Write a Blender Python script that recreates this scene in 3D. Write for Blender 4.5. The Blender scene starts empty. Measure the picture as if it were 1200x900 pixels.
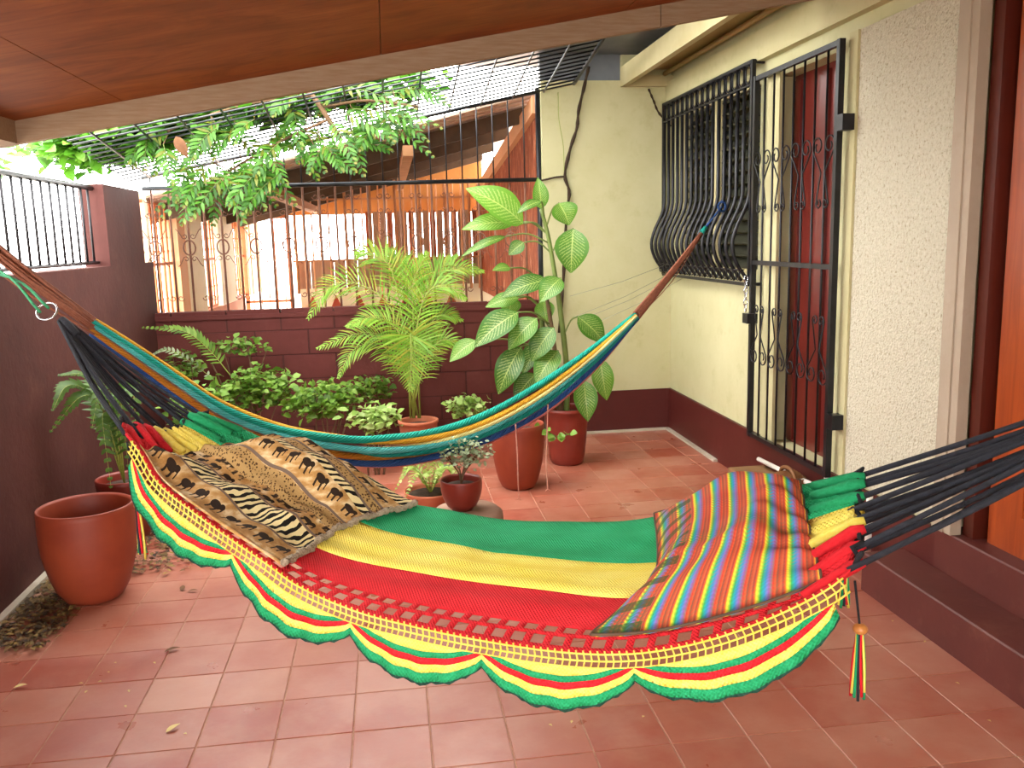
import bpy, math, random
import numpy as np
from mathutils import Vector
random.seed(7); np.random.seed(7)
sc = bpy.context.scene
col = sc.collection
PI = math.pi
def R3(v): return np.array(v, float)

# ------------------------------------------------------------------ camera
FPX, YAW, PITCH, ROLL = 1030.36, .1344, .1650, -.0258
CAM = R3((0, 0, 1.589))
_f = R3((math.sin(YAW)*math.cos(PITCH), math.cos(YAW)*math.cos(PITCH), -math.sin(PITCH)))
_r = R3((math.cos(YAW), -math.sin(YAW), 0)); _u = np.cross(_r, _f)
RT = math.cos(ROLL)*_r+math.sin(ROLL)*_u; UP = -math.sin(ROLL)*_r+math.cos(ROLL)*_u; FW = _f
cd = bpy.data.cameras.new('camera'); cam = bpy.data.objects.new('camera', cd); col.objects.link(cam)
cd.sensor_width = 36; cd.lens = FPX*36/1200; cd.clip_start = .05; cd.clip_end = 200
from mathutils import Matrix
cam.matrix_world = Matrix(((RT[0], UP[0], -FW[0], CAM[0]), (RT[1], UP[1], -FW[1], CAM[1]), (RT[2], UP[2], -FW[2], CAM[2]), (0, 0, 0, 1)))
sc.camera = cam
def at(x, y, ax, v):
    """photo pixel -> point on the plane axis ax = v"""
    d = FW+(x-600)/FPX*RT+(450-y)/FPX*UP
    return CAM+(v-CAM[ax])/d[ax]*d

# ------------------------------------------------------------------ light
EXPOSURE = 0.36
w = bpy.data.worlds.new('sky'); sc.world = w; w.use_nodes = True
bg = w.node_tree.nodes['Background']
bg.inputs[0].default_value = (1.0, .985, .95, 1); bg.inputs[1].default_value = 11.0
vs = sc.view_settings
vs.view_transform = 'Standard'; vs.look = 'None'; vs.exposure = EXPOSURE; vs.gamma = 1; vs.use_curve_mapping = False

# ------------------------------------------------------------------ materials
def lin(c):
    if isinstance(c, str):
        c = [int(c[i:i+2], 16)/255 for i in (0, 2, 4)]
    return tuple(x/12.92 if x <= .04045 else ((x+.055)/1.055)**2.4 for x in c)+(1,)
class NT:
    def __init__(s, name):
        s.m = bpy.data.materials.new(name); s.m.use_nodes = True; s.t = s.m.node_tree; s.n = s.t.nodes
        s.b = s.n['Principled BSDF']; s.out = s.n['Material Output']
    def node(s, k, **kw):
        n = s.n.new(k)
        for a, v in kw.items(): setattr(n, a, v)
        return n
    def put(s, sock, v):
        if isinstance(v, bpy.types.NodeSocket): s.t.links.new(v, sock)
        else: sock.default_value = v
    def math(s, op, a, b=0.0, c=None):
        n = s.node('ShaderNodeMath', operation=op); s.put(n.inputs[0], a); s.put(n.inputs[1], b)
        if c is not None: s.put(n.inputs[2], c)
        return n.outputs[0]
    def mix(s, f, a, b):
        n = s.node('ShaderNodeMix', data_type='RGBA'); s.put(n.inputs[0], f); s.put(n.inputs[6], a); s.put(n.inputs[7], b)
        return n.outputs[2]
    def noise(s, scale, detail=4, vec=None, rough=.55, dist=0):
        n = s.node('ShaderNodeTexNoise'); n.inputs['Scale'].default_value = scale; n.inputs['Detail'].default_value = detail
        n.inputs['Roughness'].default_value = rough; n.inputs['Distortion'].default_value = dist
        if vec: s.put(n.inputs['Vector'], vec)
        return n.outputs[0]
    def ramp(s, f, stops, interp='LINEAR'):
        n = s.node('ShaderNodeValToRGB'); cr = n.color_ramp; cr.interpolation = interp
        while len(cr.elements) < len(stops): cr.elements.new(.5)
        for e, (p, c) in zip(cr.elements, stops): e.position = p; e.color = c if not isinstance(c, str) else lin(c)
        s.put(n.inputs[0], f); return n.outputs[0]
    def coords(s, kind='Object'):
        return s.node('ShaderNodeTexCoord').outputs[kind]
    def mapping(s, vec, scale=(1, 1, 1), rot=(0, 0, 0)):
        n = s.node('ShaderNodeMapping'); s.put(n.inputs[0], vec); n.inputs['Scale'].default_value = scale; n.inputs['Rotation'].default_value = rot
        return n.outputs[0]
    def uv(s):
        n = s.node('ShaderNodeSeparateXYZ'); s.put(n.inputs[0], s.coords('UV')); return n.outputs[0], n.outputs[1]
    def bump(s, h, strength=.3, dist=.01):
        n = s.node('ShaderNodeBump'); n.inputs['Strength'].default_value = strength; n.inputs['Distance'].default_value = dist
        s.put(n.inputs['Height'], h); s.put(s.b.inputs['Normal'], n.outputs[0])
    def fin(s, colour, rough=.6, spec=.5, metal=0):
        s.put(s.b.inputs['Base Color'], colour); s.put(s.b.inputs['Roughness'], rough)
        s.b.inputs['Specular IOR Level'].default_value = spec; s.b.inputs['Metallic'].default_value = metal
        return s.m
    def translucent(s, colour, fac=.35):
        tr = s.node('ShaderNodeBsdfTranslucent'); s.put(tr.inputs[0], colour)
        mx = s.node('ShaderNodeMixShader'); mx.inputs[0].default_value = fac
        s.t.links.new(s.b.outputs[0], mx.inputs[1]); s.t.links.new(tr.outputs[0], mx.inputs[2]); s.t.links.new(mx.outputs[0], s.out.inputs[0])
def simple(name, c1, c2=None, scale=6, rough=.6, bump=0, bscale=None, spec=.4, metal=0, stretch=(1, 1, 1), detail=5, bdist=.01):
    t = NT(name); v = t.mapping(t.coords(), stretch)
    c = lin(c1)
    if c2 is not None:
        c = t.ramp(t.noise(scale, detail, v), [(.32, lin(c1)), (.68, lin(c2))])
    if bump: t.bump(t.noise(bscale or scale*4, 6, v), bump, bdist)
    return t.fin(c, rough, spec, metal)
M = {}
# floor tile: worn red cement tile, every tile its own tone
t = NT('tile_red'); oi = t.node('ShaderNodeObjectInfo'); v = t.coords('Object')
ad = t.node('ShaderNodeVectorMath', operation='ADD'); t.put(ad.inputs[0], v)
sc_ = t.node('ShaderNodeVectorMath', operation='SCALE'); t.put(sc_.inputs[0], oi.outputs['Location']); sc_.inputs['Scale'].default_value = 1.0
t.put(ad.inputs[1], sc_.outputs[0])
base = t.ramp(oi.outputs['Random'], [(0, '98503c'), (.45, '9f5c48'), (.8, '924330'), (1, 'a86e5a')])
worn = t.ramp(t.noise(3.2, 7, ad.outputs[0], .62), [(.42, (0, 0, 0, 1)), (.75, (1, 1, 1, 1))])
c = t.mix(t.math('MULTIPLY', worn, .55), base, lin('b38670'))
dk = t.ramp(t.noise(1.4, 5, ad.outputs[0]), [(.5, (0, 0, 0, 1)), (.8, (1, 1, 1, 1))])
c = t.mix(t.math('MULTIPLY', dk, .5), c, lin('7e3220'))
t.bump(t.noise(60, 4, ad.outputs[0]), .08, .004)
M['tile'] = t.fin(c, t.ramp(t.noise(5, 5, ad.outputs[0]), [(.3, (.26, .26, .26, 1)), (.7, (.46, .46, .46, 1))]), .5)
M['grout'] = simple('grout', '9a6a55', 'b08a74', 20, .9)
# maroon plaster
def plaster(name, a, b, c3, bump=.25, bs=30, rough=.75):
    t = NT(name); v = t.coords('Object')
    c = t.ramp(t.noise(2.2, 7, v, .65), [(.3, lin(a)), (.7, lin(b))])
    c = t.mix(t.ramp(t.noise(5, 8, v, .7), [(.55, (0, 0, 0, 1)), (.75, (.6, .6, .6, 1))]), c, lin(c3))
    t.bump(t.noise(bs, 6, v), bump, .01)
    return t.fin(c, rough, .3)
M['maroon'] = plaster('maroon_plaster', '43201c', '532a25', '613a30')
M['maroon_block'] = plaster('maroon_block', '53231f', '642d29', '6a3831', .2, 40)
M['mortar'] = plaster('mortar_maroon', '431c19', '4e2420', '552a26', .2)
M['maroon_gloss'] = plaster('maroon_base', '4a1a16', '54201c', '5d2822', .06, 20, .45)
M['step'] = plaster('step_cement', '522520', '622f28', '744638', .08, 20, .5)
M['white_wall'] = plaster('white_wall', 'b5af85', 'bfba93', 'a49c70', .12, 25)
M['lintel'] = plaster('lintel_cream', 'b3ab80', 'bcb48c', '9d946a', .1)
t = NT('pebble_dash'); v = t.coords('Object')
vo = t.node('ShaderNodeTexVoronoi'); vo.inputs['Scale'].default_value = 90; t.put(vo.inputs['Vector'], v)
n2 = t.noise(55, 8, v, .75)
c = t.ramp(n2, [(.33, '8b7d62'), (.45, 'c6bea6'), (.7, 'd6d0be')])
c = t.mix(t.ramp(t.noise(140, 3, v), [(.66, (0, 0, 0, 1)), (.72, (.8, .8, .8, 1))]), c, lin('7d7059'))
h = t.math('ADD', t.math('MULTIPLY', n2, 1.2), vo.outputs['Distance'])
t.bump(h, .7, .012); M['pebble'] = t.fin(c, .9, .2)
M['trim_grey'] = plaster('trim_grey', '9c8b78', 'a89885', '8f7a64', .1)
M['floor_trim'] = plaster('floor_trim', 'a89b88', 'bdb2a0', '8d7b68', .1)
# plywood ceiling
t = NT('plywood'); oi = t.node('ShaderNodeObjectInfo'); v = t.coords('Object')
ad = t.node('ShaderNodeVectorMath', operation='ADD'); t.put(ad.inputs[0], v); t.put(ad.inputs[1], oi.outputs['Location'])
g1 = t.noise(2.0, 6, t.mapping(ad.outputs[0], (1.0, 2.0, 1)), .62, 1.6)
c = t.ramp(g1, [(.28, '6e3410'), (.5, '85441a'), (.72, '945224')])
c = t.mix(t.ramp(t.noise(9, 6, t.mapping(ad.outputs[0], (.5, 6, 1))), [(.5, (0, 0, 0, 1)), (.75, (.5, .5, .5, 1))]), c, lin('5a2208'))
c = t.mix(t.ramp(t.noise(1.1, 4, ad.outputs[0]), [(.5, (0, 0, 0, 1)), (.72, (.55, .55, .55, 1))]), c, lin('6e3218'))
M['ply'] = t.fin(c, .65, .2)
M['beam'] = simple('beam_wood', '8a6c52', '98806a', 8, .75, .15, 40, stretch=(1, 10, 10))
M['cream_wood'] = simple('cream_board', 'b5a97c', 'c2b78e', 5, .65, .08, 30)
M['soffit'] = simple('soffit', '97804f', 'a28c5c', 4, .7)
def wood(name, a, b, rough=.3, axis=(6, 6, .6)):
    t = NT(name); v = t.mapping(t.coords(), axis)
    c = t.ramp(t.noise(4, 6, v, .6, .8), [(.3, lin(a)), (.7, lin(b))])
    return t.fin(c, rough, .5)
M['door'] = wood('door_varnish', '80300e', 'a24618')
M['door_dark'] = wood('door_dark', '46160c', '561e12', .35)
M['door_red'] = wood('door_red', '5a1a15', '6a231c', .3)
M['iron'] = simple('black_iron', '141417', '232228', 15, .38, .05, 60, .5, .4)
M['iron_brown'] = simple('rusty_iron', '6e4636', '875a45', 14, .6)
M['iron_grey'] = simple('grey_iron', '1e2024', '30333a', 12, .32, 0, 40, .6, .6)
M['slat'] = simple('jalousie_slat', '32332a', '403f32', 6, .35)
M['chrome'] = simple('chrome', 'c8ccd2', None, rough=.15, metal=1)
M['pvc'] = simple('pvc', 'd8d2c8', 'e4dfd6', 8, .4)
M['cardboard'] = simple('tan_cement', '7c5836', '8a6540', 9, .85)
M['leather'] = simple('brown_leather', '6b4223', '82552d', 14, .6, .2, 60)
M['terra'] = simple('terracotta_red', '7a2c17', '8a381e', 5, .55, .06, 30)
M['terra_glossy'] = simple('red_glaze', '6e2319', '7e2e21', 6, .35)
M['terra_plain'] = simple('terracotta', 'a85a3e', 'b96c4c', 7, .8, .1, 40)
M['stone'] = simple('stone_pedestal', '8b6754', '9d7c68', 8, .8, .1, 40)
M['soil'] = simple('soil', '2e2018', '463225', 30, .95, .8, 60)
M['navy'] = simple('navy_cord', '17181f', '22242e', 60, .8, .5, 300)
M['black_cord'] = simple('black_cord', '0e0e12', '191a20', 60, .8, .5, 300)
M['green_rope'] = simple('green_rope', '1d6b45', '2b8556', 60, .7)
M['brown_cord'] = simple('brown_cord', '7a4632', '8f563e', 60, .8, .4, 200)
M['pink_cord'] = simple('pink_cord', 'c08a78', 'd3a492', 60, .8)
M['string'] = simple('grey_string', '8d8f7e', None)
def weave(name, c1, c2, fu=260, fv=70, strength=.5):
    """crocheted cotton: fine rows across UV"""
    t = NT(name); U, V = t.uv()
    r1 = t.math('SINE', t.math('MULTIPLY', V, fv*2*PI)); r2 = t.math('SINE', t.math('MULTIPLY', U, fu*2*PI))
    h = t.math('ADD', t.math('MULTIPLY', r1, r2), t.noise(120, 3))
    c = t.ramp(t.math('ADD', t.noise(9, 5), t.math('MULTIPLY', h, .12)), [(.25, lin(c1)), (.75, lin(c2))])
    t.bump(h, strength, .006)
    return t.fin(c, .85, .2)
M['h_green'] = weave('cotton_green', '16884f', '2ba36b')
M['h_yellow'] = weave('cotton_yellow', 'f0d440', 'fae878')
M['h_red'] = weave('cotton_red', 'c8141e', 'dd2a33')
M['h_dark'] = weave('cotton_dark_edge', '1a3a30', '24483b')
for k, (a, b) in {'teal': ('128a78', '1fa48e'), 'gold': ('c98f1e', 'ddab35'), 'cyan': ('3aa6a6', '63c0bb'), 'blue': ('223f75', '31558f'),
                  'ochre': ('a8671c', 'bd7c2a'), 'pale': ('dccf7a', 'eadf9c'), 'brown': ('6e5548', '85695a'), 'rose': ('b8605a', 'c97a70'), 'teal2': ('0f7f72', '22988a')}.items():
    t = NT('strand_'+k); U, V = t.uv()
    s_ = t.math('SINE', t.math('ADD', t.math('MULTIPLY', V, 60), t.math('MULTIPLY', U, 300)))
    c = t.ramp(t.math('ADD', t.noise(8, 4), t.math('MULTIPLY', s_, .15)), [(.25, lin(a)), (.75, lin(b))])
    t.bump(s_, .6, .006); M['s_'+k] = t.fin(c, .8, .2)
def leafmat(name, cols, fac=.4, rough=.45, island=True):
    t = NT(name); g = t.node('ShaderNodeNewGeometry')
    f = g.outputs['Random Per Island'] if island else t.noise(3)
    n = len(cols); c = t.ramp(f, [(i/max(1, n-1), cols[i]) for i in range(n)])
    t.fin(c, rough, .4); t.translucent(c, fac); return t.m
M['shrub'] = leafmat('shrub_leaf', ['46661c', '628a2a', '80a63e', '547822', '9abc58'])
M['shrub_pale'] = leafmat('shrub_pale_leaf', ['7c9c44', '9cba5e', 'b8cc84', '8cab4e'])
M['pinnate'] = leafmat('pinnate_leaf', ['274d12', '35651a', '477a22', '578a2c', '6e6a20'], .35)
M['crown'] = leafmat('crown_leaf', ['2f6414', '467f1e', '5f9a2c', '7ab03c'], .4)
M['palm'] = leafmat('palm_leaflet', ['5c8a20', '79a52e', '96bb48', '6d9a28', 'a9a13a'], .45)
M['fern'] = leafmat('fern_leaf', ['436024', '587a30', '4c6c2a'], .35)
M['fern_bright'] = leafmat('bright_fern_leaf', ['7a9a3a', '99b555', 'b3c878'], .4)
M['grey_leaf'] = leafmat('silver_leaf', ['8fa07c', 'a8b694', '74895f'], .3)
M['rachis'] = simple('rachis', '7f8a35', '93a04a', 9, .5)
M['stem'] = simple('stem_green', '56662c', '6c7a3a', 9, .5)
M['bark'] = simple('bark', '5a4430', '74593f', 18, .9, .4, 50)
M['dry_vine'] = simple('dry_vine', '2e2016', '40301f', 30, .9)
M['litter'] = leafmat('leaf_litter', ['33241a', '4f3a22', '7a5f34', '2a1c14', '96793f', '402e1c'], .1, .8)
M['yellow_leaf'] = simple('yellow_leaf', 'b9a05a', 'cbb77a', 20, .6)
M['fallen'] = simple('brown_leaf', '5d3a22', '74502f', 20, .8)
# dumb cane: green blade with cream flecks along the side veins
t = NT('variegated_leaf'); U, V = t.uv()
a = t.math('ABSOLUTE', t.math('SUBTRACT', V, .5))
ph = t.math('SUBTRACT', t.math('MULTIPLY', U, 14.0), t.math('MULTIPLY', a, 7.0))
ph = t.math('ADD', ph, t.math('MULTIPLY', t.noise(30, 4), 1.1))
st = t.math('SINE', t.math('MULTIPLY', ph, 2*PI))
inner = t.math('SUBTRACT', 1.0, t.math('MULTIPLY', a, 2.25))
f = t.math('MULTIPLY', t.math('GREATER_THAN', t.math('ADD', st, t.math('MULTIPLY', inner, .7)), .72), t.math('GREATER_THAN', inner, .14))
f = t.math('MULTIPLY', f, t.ramp(t.noise(70, 3), [(.36, (.15, .15, .15, 1)), (.55, (1, 1, 1, 1))]))
oi = t.node('ShaderNodeObjectInfo')
gb = t.ramp(oi.outputs['Random'], [(0, '3f6e20'), (.5, '528428'), (1, '6a9a34')])
c = t.mix(t.math('MULTIPLY', f, .6), gb, lin('bccf7a'))
c = t.mix(t.math('LESS_THAN', a, .02), c, lin('a9bf68'))
t.fin(c, .35, .5); t.translucent(c, .45); M['cane'] = t.m
# neighbour's porch
M['peach'] = plaster('peach_paint', 'e0a67c', 'e8b48c', 'd6966a', .05)
M['orange_iron'] = simple('orange_iron', 'c26a3e', 'd27c4e', 9, .6)
M['nb_cream'] = plaster('neighbour_cream', 'e9ddbd', 'f0e6cc', 'dccda6', .05)
M['nb_orange'] = plaster('neighbour_orange', 'cc7f5a', 'd68d68', 'c2714a', .05)
t = NT('rough_red_wall'); v = t.mapping(t.coords(), (7, 3, .8))
c = t.ramp(t.noise(6, 7, v, .7), [(.34, '5e2410'), (.48, '9a4824'), (.58, 'b0603a'), (.66, 'e0a888')]); t.bump(t.noise(6, 6, v), .6, .02)
M['rough_red'] = t.fin(c, .85)
t = NT('tin_sheet'); v = t.coords()
sx = t.node('ShaderNodeSeparateXYZ'); t.put(sx.inputs[0], v)
c = t.ramp(t.noise(4, 6, v), [(.3, 'b99a88'), (.7, 'd2b7a6')]); M['tin'] = t.fin(c, .6, .4)
M['rafter'] = simple('rafter', '4c3a2c', '5e4836', 8, .8)
M['rafter_pale'] = simple('rafter_pale', 'a8744c', 'bb8660', 8, .8)
M['nb_wood'] = simple('nb_wood', 'b87a3c', 'c58a4c', 4, .6, stretch=(1, 8, 1))
M['nb_board'] = simple('nb_board', '9b7a64', 'ab8b74', 8, .8, stretch=(8, 1, 1))
M['nb_red'] = simple('nb_red', '9a3a26', 'ab4a33', 8, .7)
M['eave'] = simple('eave_zinc', '5c6066', '6c7076', 5, .5)
M['ground'] = simple('pavement', 'b5b0a6', 'c4c0b6', 2, .9)
# plaid cloth
t = NT('striped_cloth'); U, V = t.uv()
cols = ['b5482e', 'c0603c', '8f3a36', 'd85a2a', 'e8d23a', '9ac63c', '2fa35a', '2a9a9a', '2f86b8', '6a78b8', '8a5a9a', '8a6a6a', 'c23a2e', 'd4552f', '7a4a3a', 'b5482e']
fr = t.math('FRACT', t.math('MULTIPLY', U, 8.3))
warp = t.ramp(fr, [(i/(len(cols)-1), cols[i]) for i in range(len(cols))])
fr2 = t.math('FRACT', t.math('ADD', t.math('MULTIPLY', V, 2.6), .15))
weft = t.ramp(fr2, [(0, '8a3a2c'), (.25, 'b8442c'), (.4, 'a86048'), (.55, '6a5a48'), (.7, '3f6a3c'), (.82, 'c23f2c'), (1, '8a3a2c')])
chk = t.math('GREATER_THAN', t.math('SINE', t.math('ADD', t.math('MULTIPLY', V, 420), t.math('MULTIPLY', t.math('SINE', t.math('MULTIPLY', U, 104)), 2.4))), -.15)
left = t.math('LESS_THAN', U, .25)
mid = t.math('MULTIPLY', t.math('LESS_THAN', V, .74), t.math('ADD', .16, t.math('MULTIPLY', t.math('SINE', t.math('MULTIPLY', V, 23)), .12)))
k1 = t.math('ADD', t.math('ADD', .22, mid), t.math('MULTIPLY', left, .38))
c = t.mix(t.math('MULTIPLY', chk, k1), warp, weft)
c = t.mix(t.math('MULTIPLY', left, t.math('MULTIPLY', t.math('GREATER_THAN', t.math('FRACT', t.math('MULTIPLY', V, 11)), .62), .75)), c, lin('2f4a26'))
t.bump(t.noise(220, 2), .2, .003); M['plaid'] = t.fin(c, .85, .2)
# blanket: bands of zebra, leopard and a savanna band with animals
t = NT('safari_print'); U, V = t.uv()
tan = t.ramp(t.noise(14, 6), [(.3, '8f6534'), (.5, 'b38a54'), (.68, 'd9c49c')])
cb = t.node('ShaderNodeCombineXYZ'); t.put(cb.inputs[0], t.math('MULTIPLY', U, 1.0)); t.put(cb.inputs[1], V)
wv = t.node('ShaderNodeTexWave', wave_type='BANDS', bands_direction='DIAGONAL'); wv.inputs['Scale'].default_value = 15; wv.inputs['Distortion'].default_value = 5.5
wv.inputs['Detail'].default_value = 1.5; wv.inputs['Detail Scale'].default_value = 1.1; t.put(wv.inputs['Vector'], t.mapping(cb.outputs[0], (1.0, .55, 1)))
zebra = t.mix(t.math('GREATER_THAN', wv.outputs['Fac'], .47), lin('17120e'), lin('d9c894'))
vr = t.node('ShaderNodeTexVoronoi'); vr.inputs['Scale'].default_value = 75; t.put(vr.inputs['Vector'], cb.outputs[0])
leop = t.mix(t.math('LESS_THAN', vr.outputs['Distance'], .36), lin('a58554'), lin('4d3520'))
def animal(vc, rep, hgt, sh):
    """row of standing animals: body, head, neck, legs as a union of shapes"""
    x = t.math('SUBTRACT', t.math('FRACT', t.math('ADD', t.math('MULTIPLY', U, rep), sh)), .5)
    y = t.math('DIVIDE', t.math('SUBTRACT', V, vc), hgt)
    def ell(cx, cy, rx, ry):
        a_ = t.math('POWER', t.math('ABSOLUTE', t.math('DIVIDE', t.math('SUBTRACT', x, cx), rx)), 2.0)
        b_ = t.math('POWER', t.math('ABSOLUTE', t.math('DIVIDE', t.math('SUBTRACT', y, cy), ry)), 2.0)
        return t.math('LESS_THAN', t.math('ADD', a_, b_), 1.0)
    def box(cx, cy, rx, ry):
        return t.math('MULTIPLY', t.math('LESS_THAN', t.math('ABSOLUTE', t.math('SUBTRACT', x, cx)), rx), t.math('LESS_THAN', t.math('ABSOLUTE', t.math('SUBTRACT', y, cy)), ry))
    f = ell(0, -.05, .27, .24)
    for s_ in (ell(.29, -.18, .13, .17), box(-.17, .3, .05, .22), box(.15, .3, .05, .22), box(.38, .1, .03, .2)): f = t.math('MAXIMUM', f, s_)
    return f
an = t.math('MAXIMUM', animal(.895, 9.0, .12, .2), t.math('MAXIMUM', animal(.60, 10.0, .075, .55), t.math('MAXIMUM', animal(.35, 10.0, .07, .1), animal(.14, 10.0, .06, .4))))
def band(lo, hi): return t.math('MULTIPLY', t.math('GREATER_THAN', V, lo), t.math('LESS_THAN', V, hi))
c = t.mix(an, tan, lin('2c2018'))
c = t.mix(t.math('MULTIPLY', band(.5, .56), t.ramp(t.noise(25, 3), [(.45, (0, 0, 0, 1)), (.55, (1, 1, 1, 1))])), c, lin('2c2018'))
for lo, hi in ((.655, .79), (.26, .305 if False else .31), (.0, .075)): c = t.mix(band(lo, hi), c, zebra)
for lo, hi in ((.43, .53), (.195, .255)): c = t.mix(band(lo, hi), c, leop)
for vv in (.80, .645, .42, .255, .19): c = t.mix(band(vv-.007, vv+.007), c, lin('6e5c50'))
t.bump(t.noise(160, 3), .35, .005); M['safari'] = t.fin(c, .92, .15)
M['fringe'] = simple('blanket_fringe', '8a7862', 'b3a48c', 90, .95, .8, 200)
M['bead'] = simple('wood_bead', 'a0642e', 'b97a40', 12, .4)

# ------------------------------------------------------------------ mesh helpers
class MB:
    def __init__(s): s.v = []; s.f = []; s.uv = []
    def add(s, vs, fs, uvs=None):
        o = len(s.v); s.v += [tuple(map(float, p)) for p in vs]; s.f += [tuple(i+o for i in f) for f in fs]
        s.uv += list(uvs) if uvs is not None else [(0, 0)]*len(vs); return s
    def box(s, a, b):
        x0, y0, z0 = a; x1, y1, z1 = b
        return s.hexa([(x0, y0, z0), (x1, y0, z0), (x1, y1, z0), (x0, y1, z0), (x0, y0, z1), (x1, y0, z1), (x1, y1, z1), (x0, y1, z1)])
    def hexa(s, p): return s.add(p, [(3, 2, 1, 0), (4, 5, 6, 7), (0, 1, 5, 4), (1, 2, 6, 5), (2, 3, 7, 6), (3, 0, 4, 7)])
    def bevbox(s, a, b, e=.004):
        """box with a chamfered top and front"""
        x0, y0, z0 = a; x1, y1, z1 = b
        lo = [(x0, y0), (x1, y0), (x1, y1), (x0, y1)]; hi = [(x0+e, y0+e), (x1-e, y0+e), (x1-e, y1-e), (x0+e, y1-e)]
        v = [(x, y, z0) for x, y in lo]+[(x, y, z1-e) for x, y in lo]+[(x, y, z1) for x, y in hi]
        f = [(3, 2, 1, 0), (8, 9, 10, 11)]
        for k in (0, 4):
            for i in range(4): j = (i+1) % 4; f.append((k+i, k+j, k+4+j, k+4+i))
        return s.add(v, f)
    def tube(s, pts, r, n=6, closed=False, cap=True, flat=1.0, up=None):
        P = [R3(p) for p in pts]; m = len(P)
        rr = r if hasattr(r, '__len__') else [r]*m
        T = []
        for i in range(m):
            a = P[(i-1) % m] if closed else P[max(0, i-1)]; b = P[(i+1) % m] if closed else P[min(m-1, i+1)]
            d = b-a; T.append(d/(np.linalg.norm(d)+1e-12))
        ref = R3(up) if up is not None else (R3((0, 0, 1)) if abs(T[0][2]) < .9 else R3((1, 0, 0)))
        N = ref-T[0]*(ref@T[0]); N /= np.linalg.norm(N)+1e-12
        vs, uvs = [], []; L = 0
        for i in range(m):
            if i: L += np.linalg.norm(P[i]-P[i-1])
            if up is not None: N = ref-T[i]*(ref@T[i])
            else: N = N-T[i]*(N@T[i])
            N = N/(np.linalg.norm(N)+1e-12); B = np.cross(T[i], N)
            for k in range(n):
                a = 2*PI*k/n; vs.append(P[i]+rr[i]*(math.cos(a)*N+flat*math.sin(a)*B)); uvs.append((L, k/n))
        fs = []
        for i in range(m if closed else m-1):
            j = (i+1) % m
            for k in range(n): q = (k+1) % n; fs.append((i*n+k, i*n+q, j*n+q, j*n+k))
        if cap and not closed: fs += [tuple(range(n-1, -1, -1)), tuple((m-1)*n+k for k in range(n))]
        return s.add(vs, fs, uvs)
    def grid(s, G, uvs=None):
        a = len(G); b = len(G[0]); vs = [p for r in G for p in r]
        u = [(i/(a-1), j/(b-1)) for i in range(a) for j in range(b)] if uvs is None else [q for r in uvs for q in r]
        return s.add(vs, [(i*b+j, (i+1)*b+j, (i+1)*b+j+1, i*b+j+1) for i in range(a-1) for j in range(b-1)], u)
    def lathe(s, prof, c=(0, 0, 0), n=32, close=True):
        vs = []; fs = []; m = len(prof)
        for r, z in prof:
            for k in range(n): a = 2*PI*k/n; vs.append((c[0]+r*math.cos(a), c[1]+r*math.sin(a), c[2]+z))
        for i in range(m-1):
            for k in range(n): q = (k+1) % n; fs.append((i*n+k, i*n+q, (i+1)*n+q, (i+1)*n+k))
        if close: fs += [tuple(range(n-1, -1, -1)), tuple((m-1)*n+k for k in range(n))]
        return s.add(vs, fs)
    def mesh(s, name, mat, smooth=True):
        me = bpy.data.meshes.new(name); me.from_pydata(s.v, [], s.f)
        ul = me.uv_layers.new(name='UVMap')
        idx = np.zeros(len(me.loops), np.int32); me.loops.foreach_get('vertex_index', idx)
        ul.data.foreach_set('uv', np.array(s.uv, np.float32)[idx].ravel())
        if smooth: me.polygons.foreach_set('use_smooth', [True]*len(me.polygons))
        me.materials.append(M[mat] if isinstance(mat, str) else mat); me.update(); return me
    def build(s, name, mat, parent=None, smooth=True): return put(name, s.mesh(name, mat, smooth), parent)
def put(name, me, parent=None, loc=None, rot=None):
    o = bpy.data.objects.new(name, me); col.objects.link(o)
    if parent is not None:
        o.parent = parent; o.matrix_parent_inverse = Matrix.Translation(-Vector(parent.location))
    if loc is not None: o.location = loc
    if rot is not None: o.rotation_euler = rot
    return o
def thing(name, label, cat, loc=(0, 0, 0), group=None):
    o = bpy.data.objects.new(name, None); col.objects.link(o); o.location = loc; o.empty_display_size = .1
    return tag(o, label, cat, group)
def tag(o, label, cat, group=None, kind=None):
    if label: o['label'] = label
    if cat: o['category'] = cat
    if group: o['group'] = group
    if kind: o['kind'] = kind
    return o
def struct(o, label=None, cat=None): return tag(o, label, cat, kind='structure')
def stuff(o): o['kind'] = 'stuff'; return o
def solid(o, th, off=0):
    m = o.modifiers.new('solid', 'SOLIDIFY'); m.thickness = th; m.offset = off; return o
def smoothline(pts, n=24):
    """Catmull-Rom through points"""
    P = [R3(p) for p in pts]; P = [2*P[0]-P[1]]+P+[2*P[-1]-P[-2]]; out = []; m = len(P)-3
    for k in range(n+1):
        x = k/n*m; i = min(int(x), m-1); q = x-i; a, b, c_, d = P[i:i+4]
        out.append(.5*(2*b+(c_-a)*q+(2*a-5*b+4*c_-d)*q*q+(-a+3*b-3*c_+d)*q**3))
    return out
def interp(u, us, zs):
    """smooth 1-D interpolation"""
    u = min(max(u, us[0]), us[-1]); i = 0
    while i < len(us)-2 and u > us[i+1]: i += 1
    def m(k):
        if k == 0: return (zs[1]-zs[0])/(us[1]-us[0])
        if k == len(us)-1: return (zs[-1]-zs[-2])/(us[-1]-us[-2])
        return (zs[k+1]-zs[k-1])/(us[k+1]-us[k-1])
    h = us[i+1]-us[i]; q = (u-us[i])/h
    return (2*q**3-3*q*q+1)*zs[i]+(q**3-2*q*q+q)*h*m(i)+(-2*q**3+3*q*q)*zs[i+1]+(q**3-q*q)*h*m(i+1)
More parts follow.
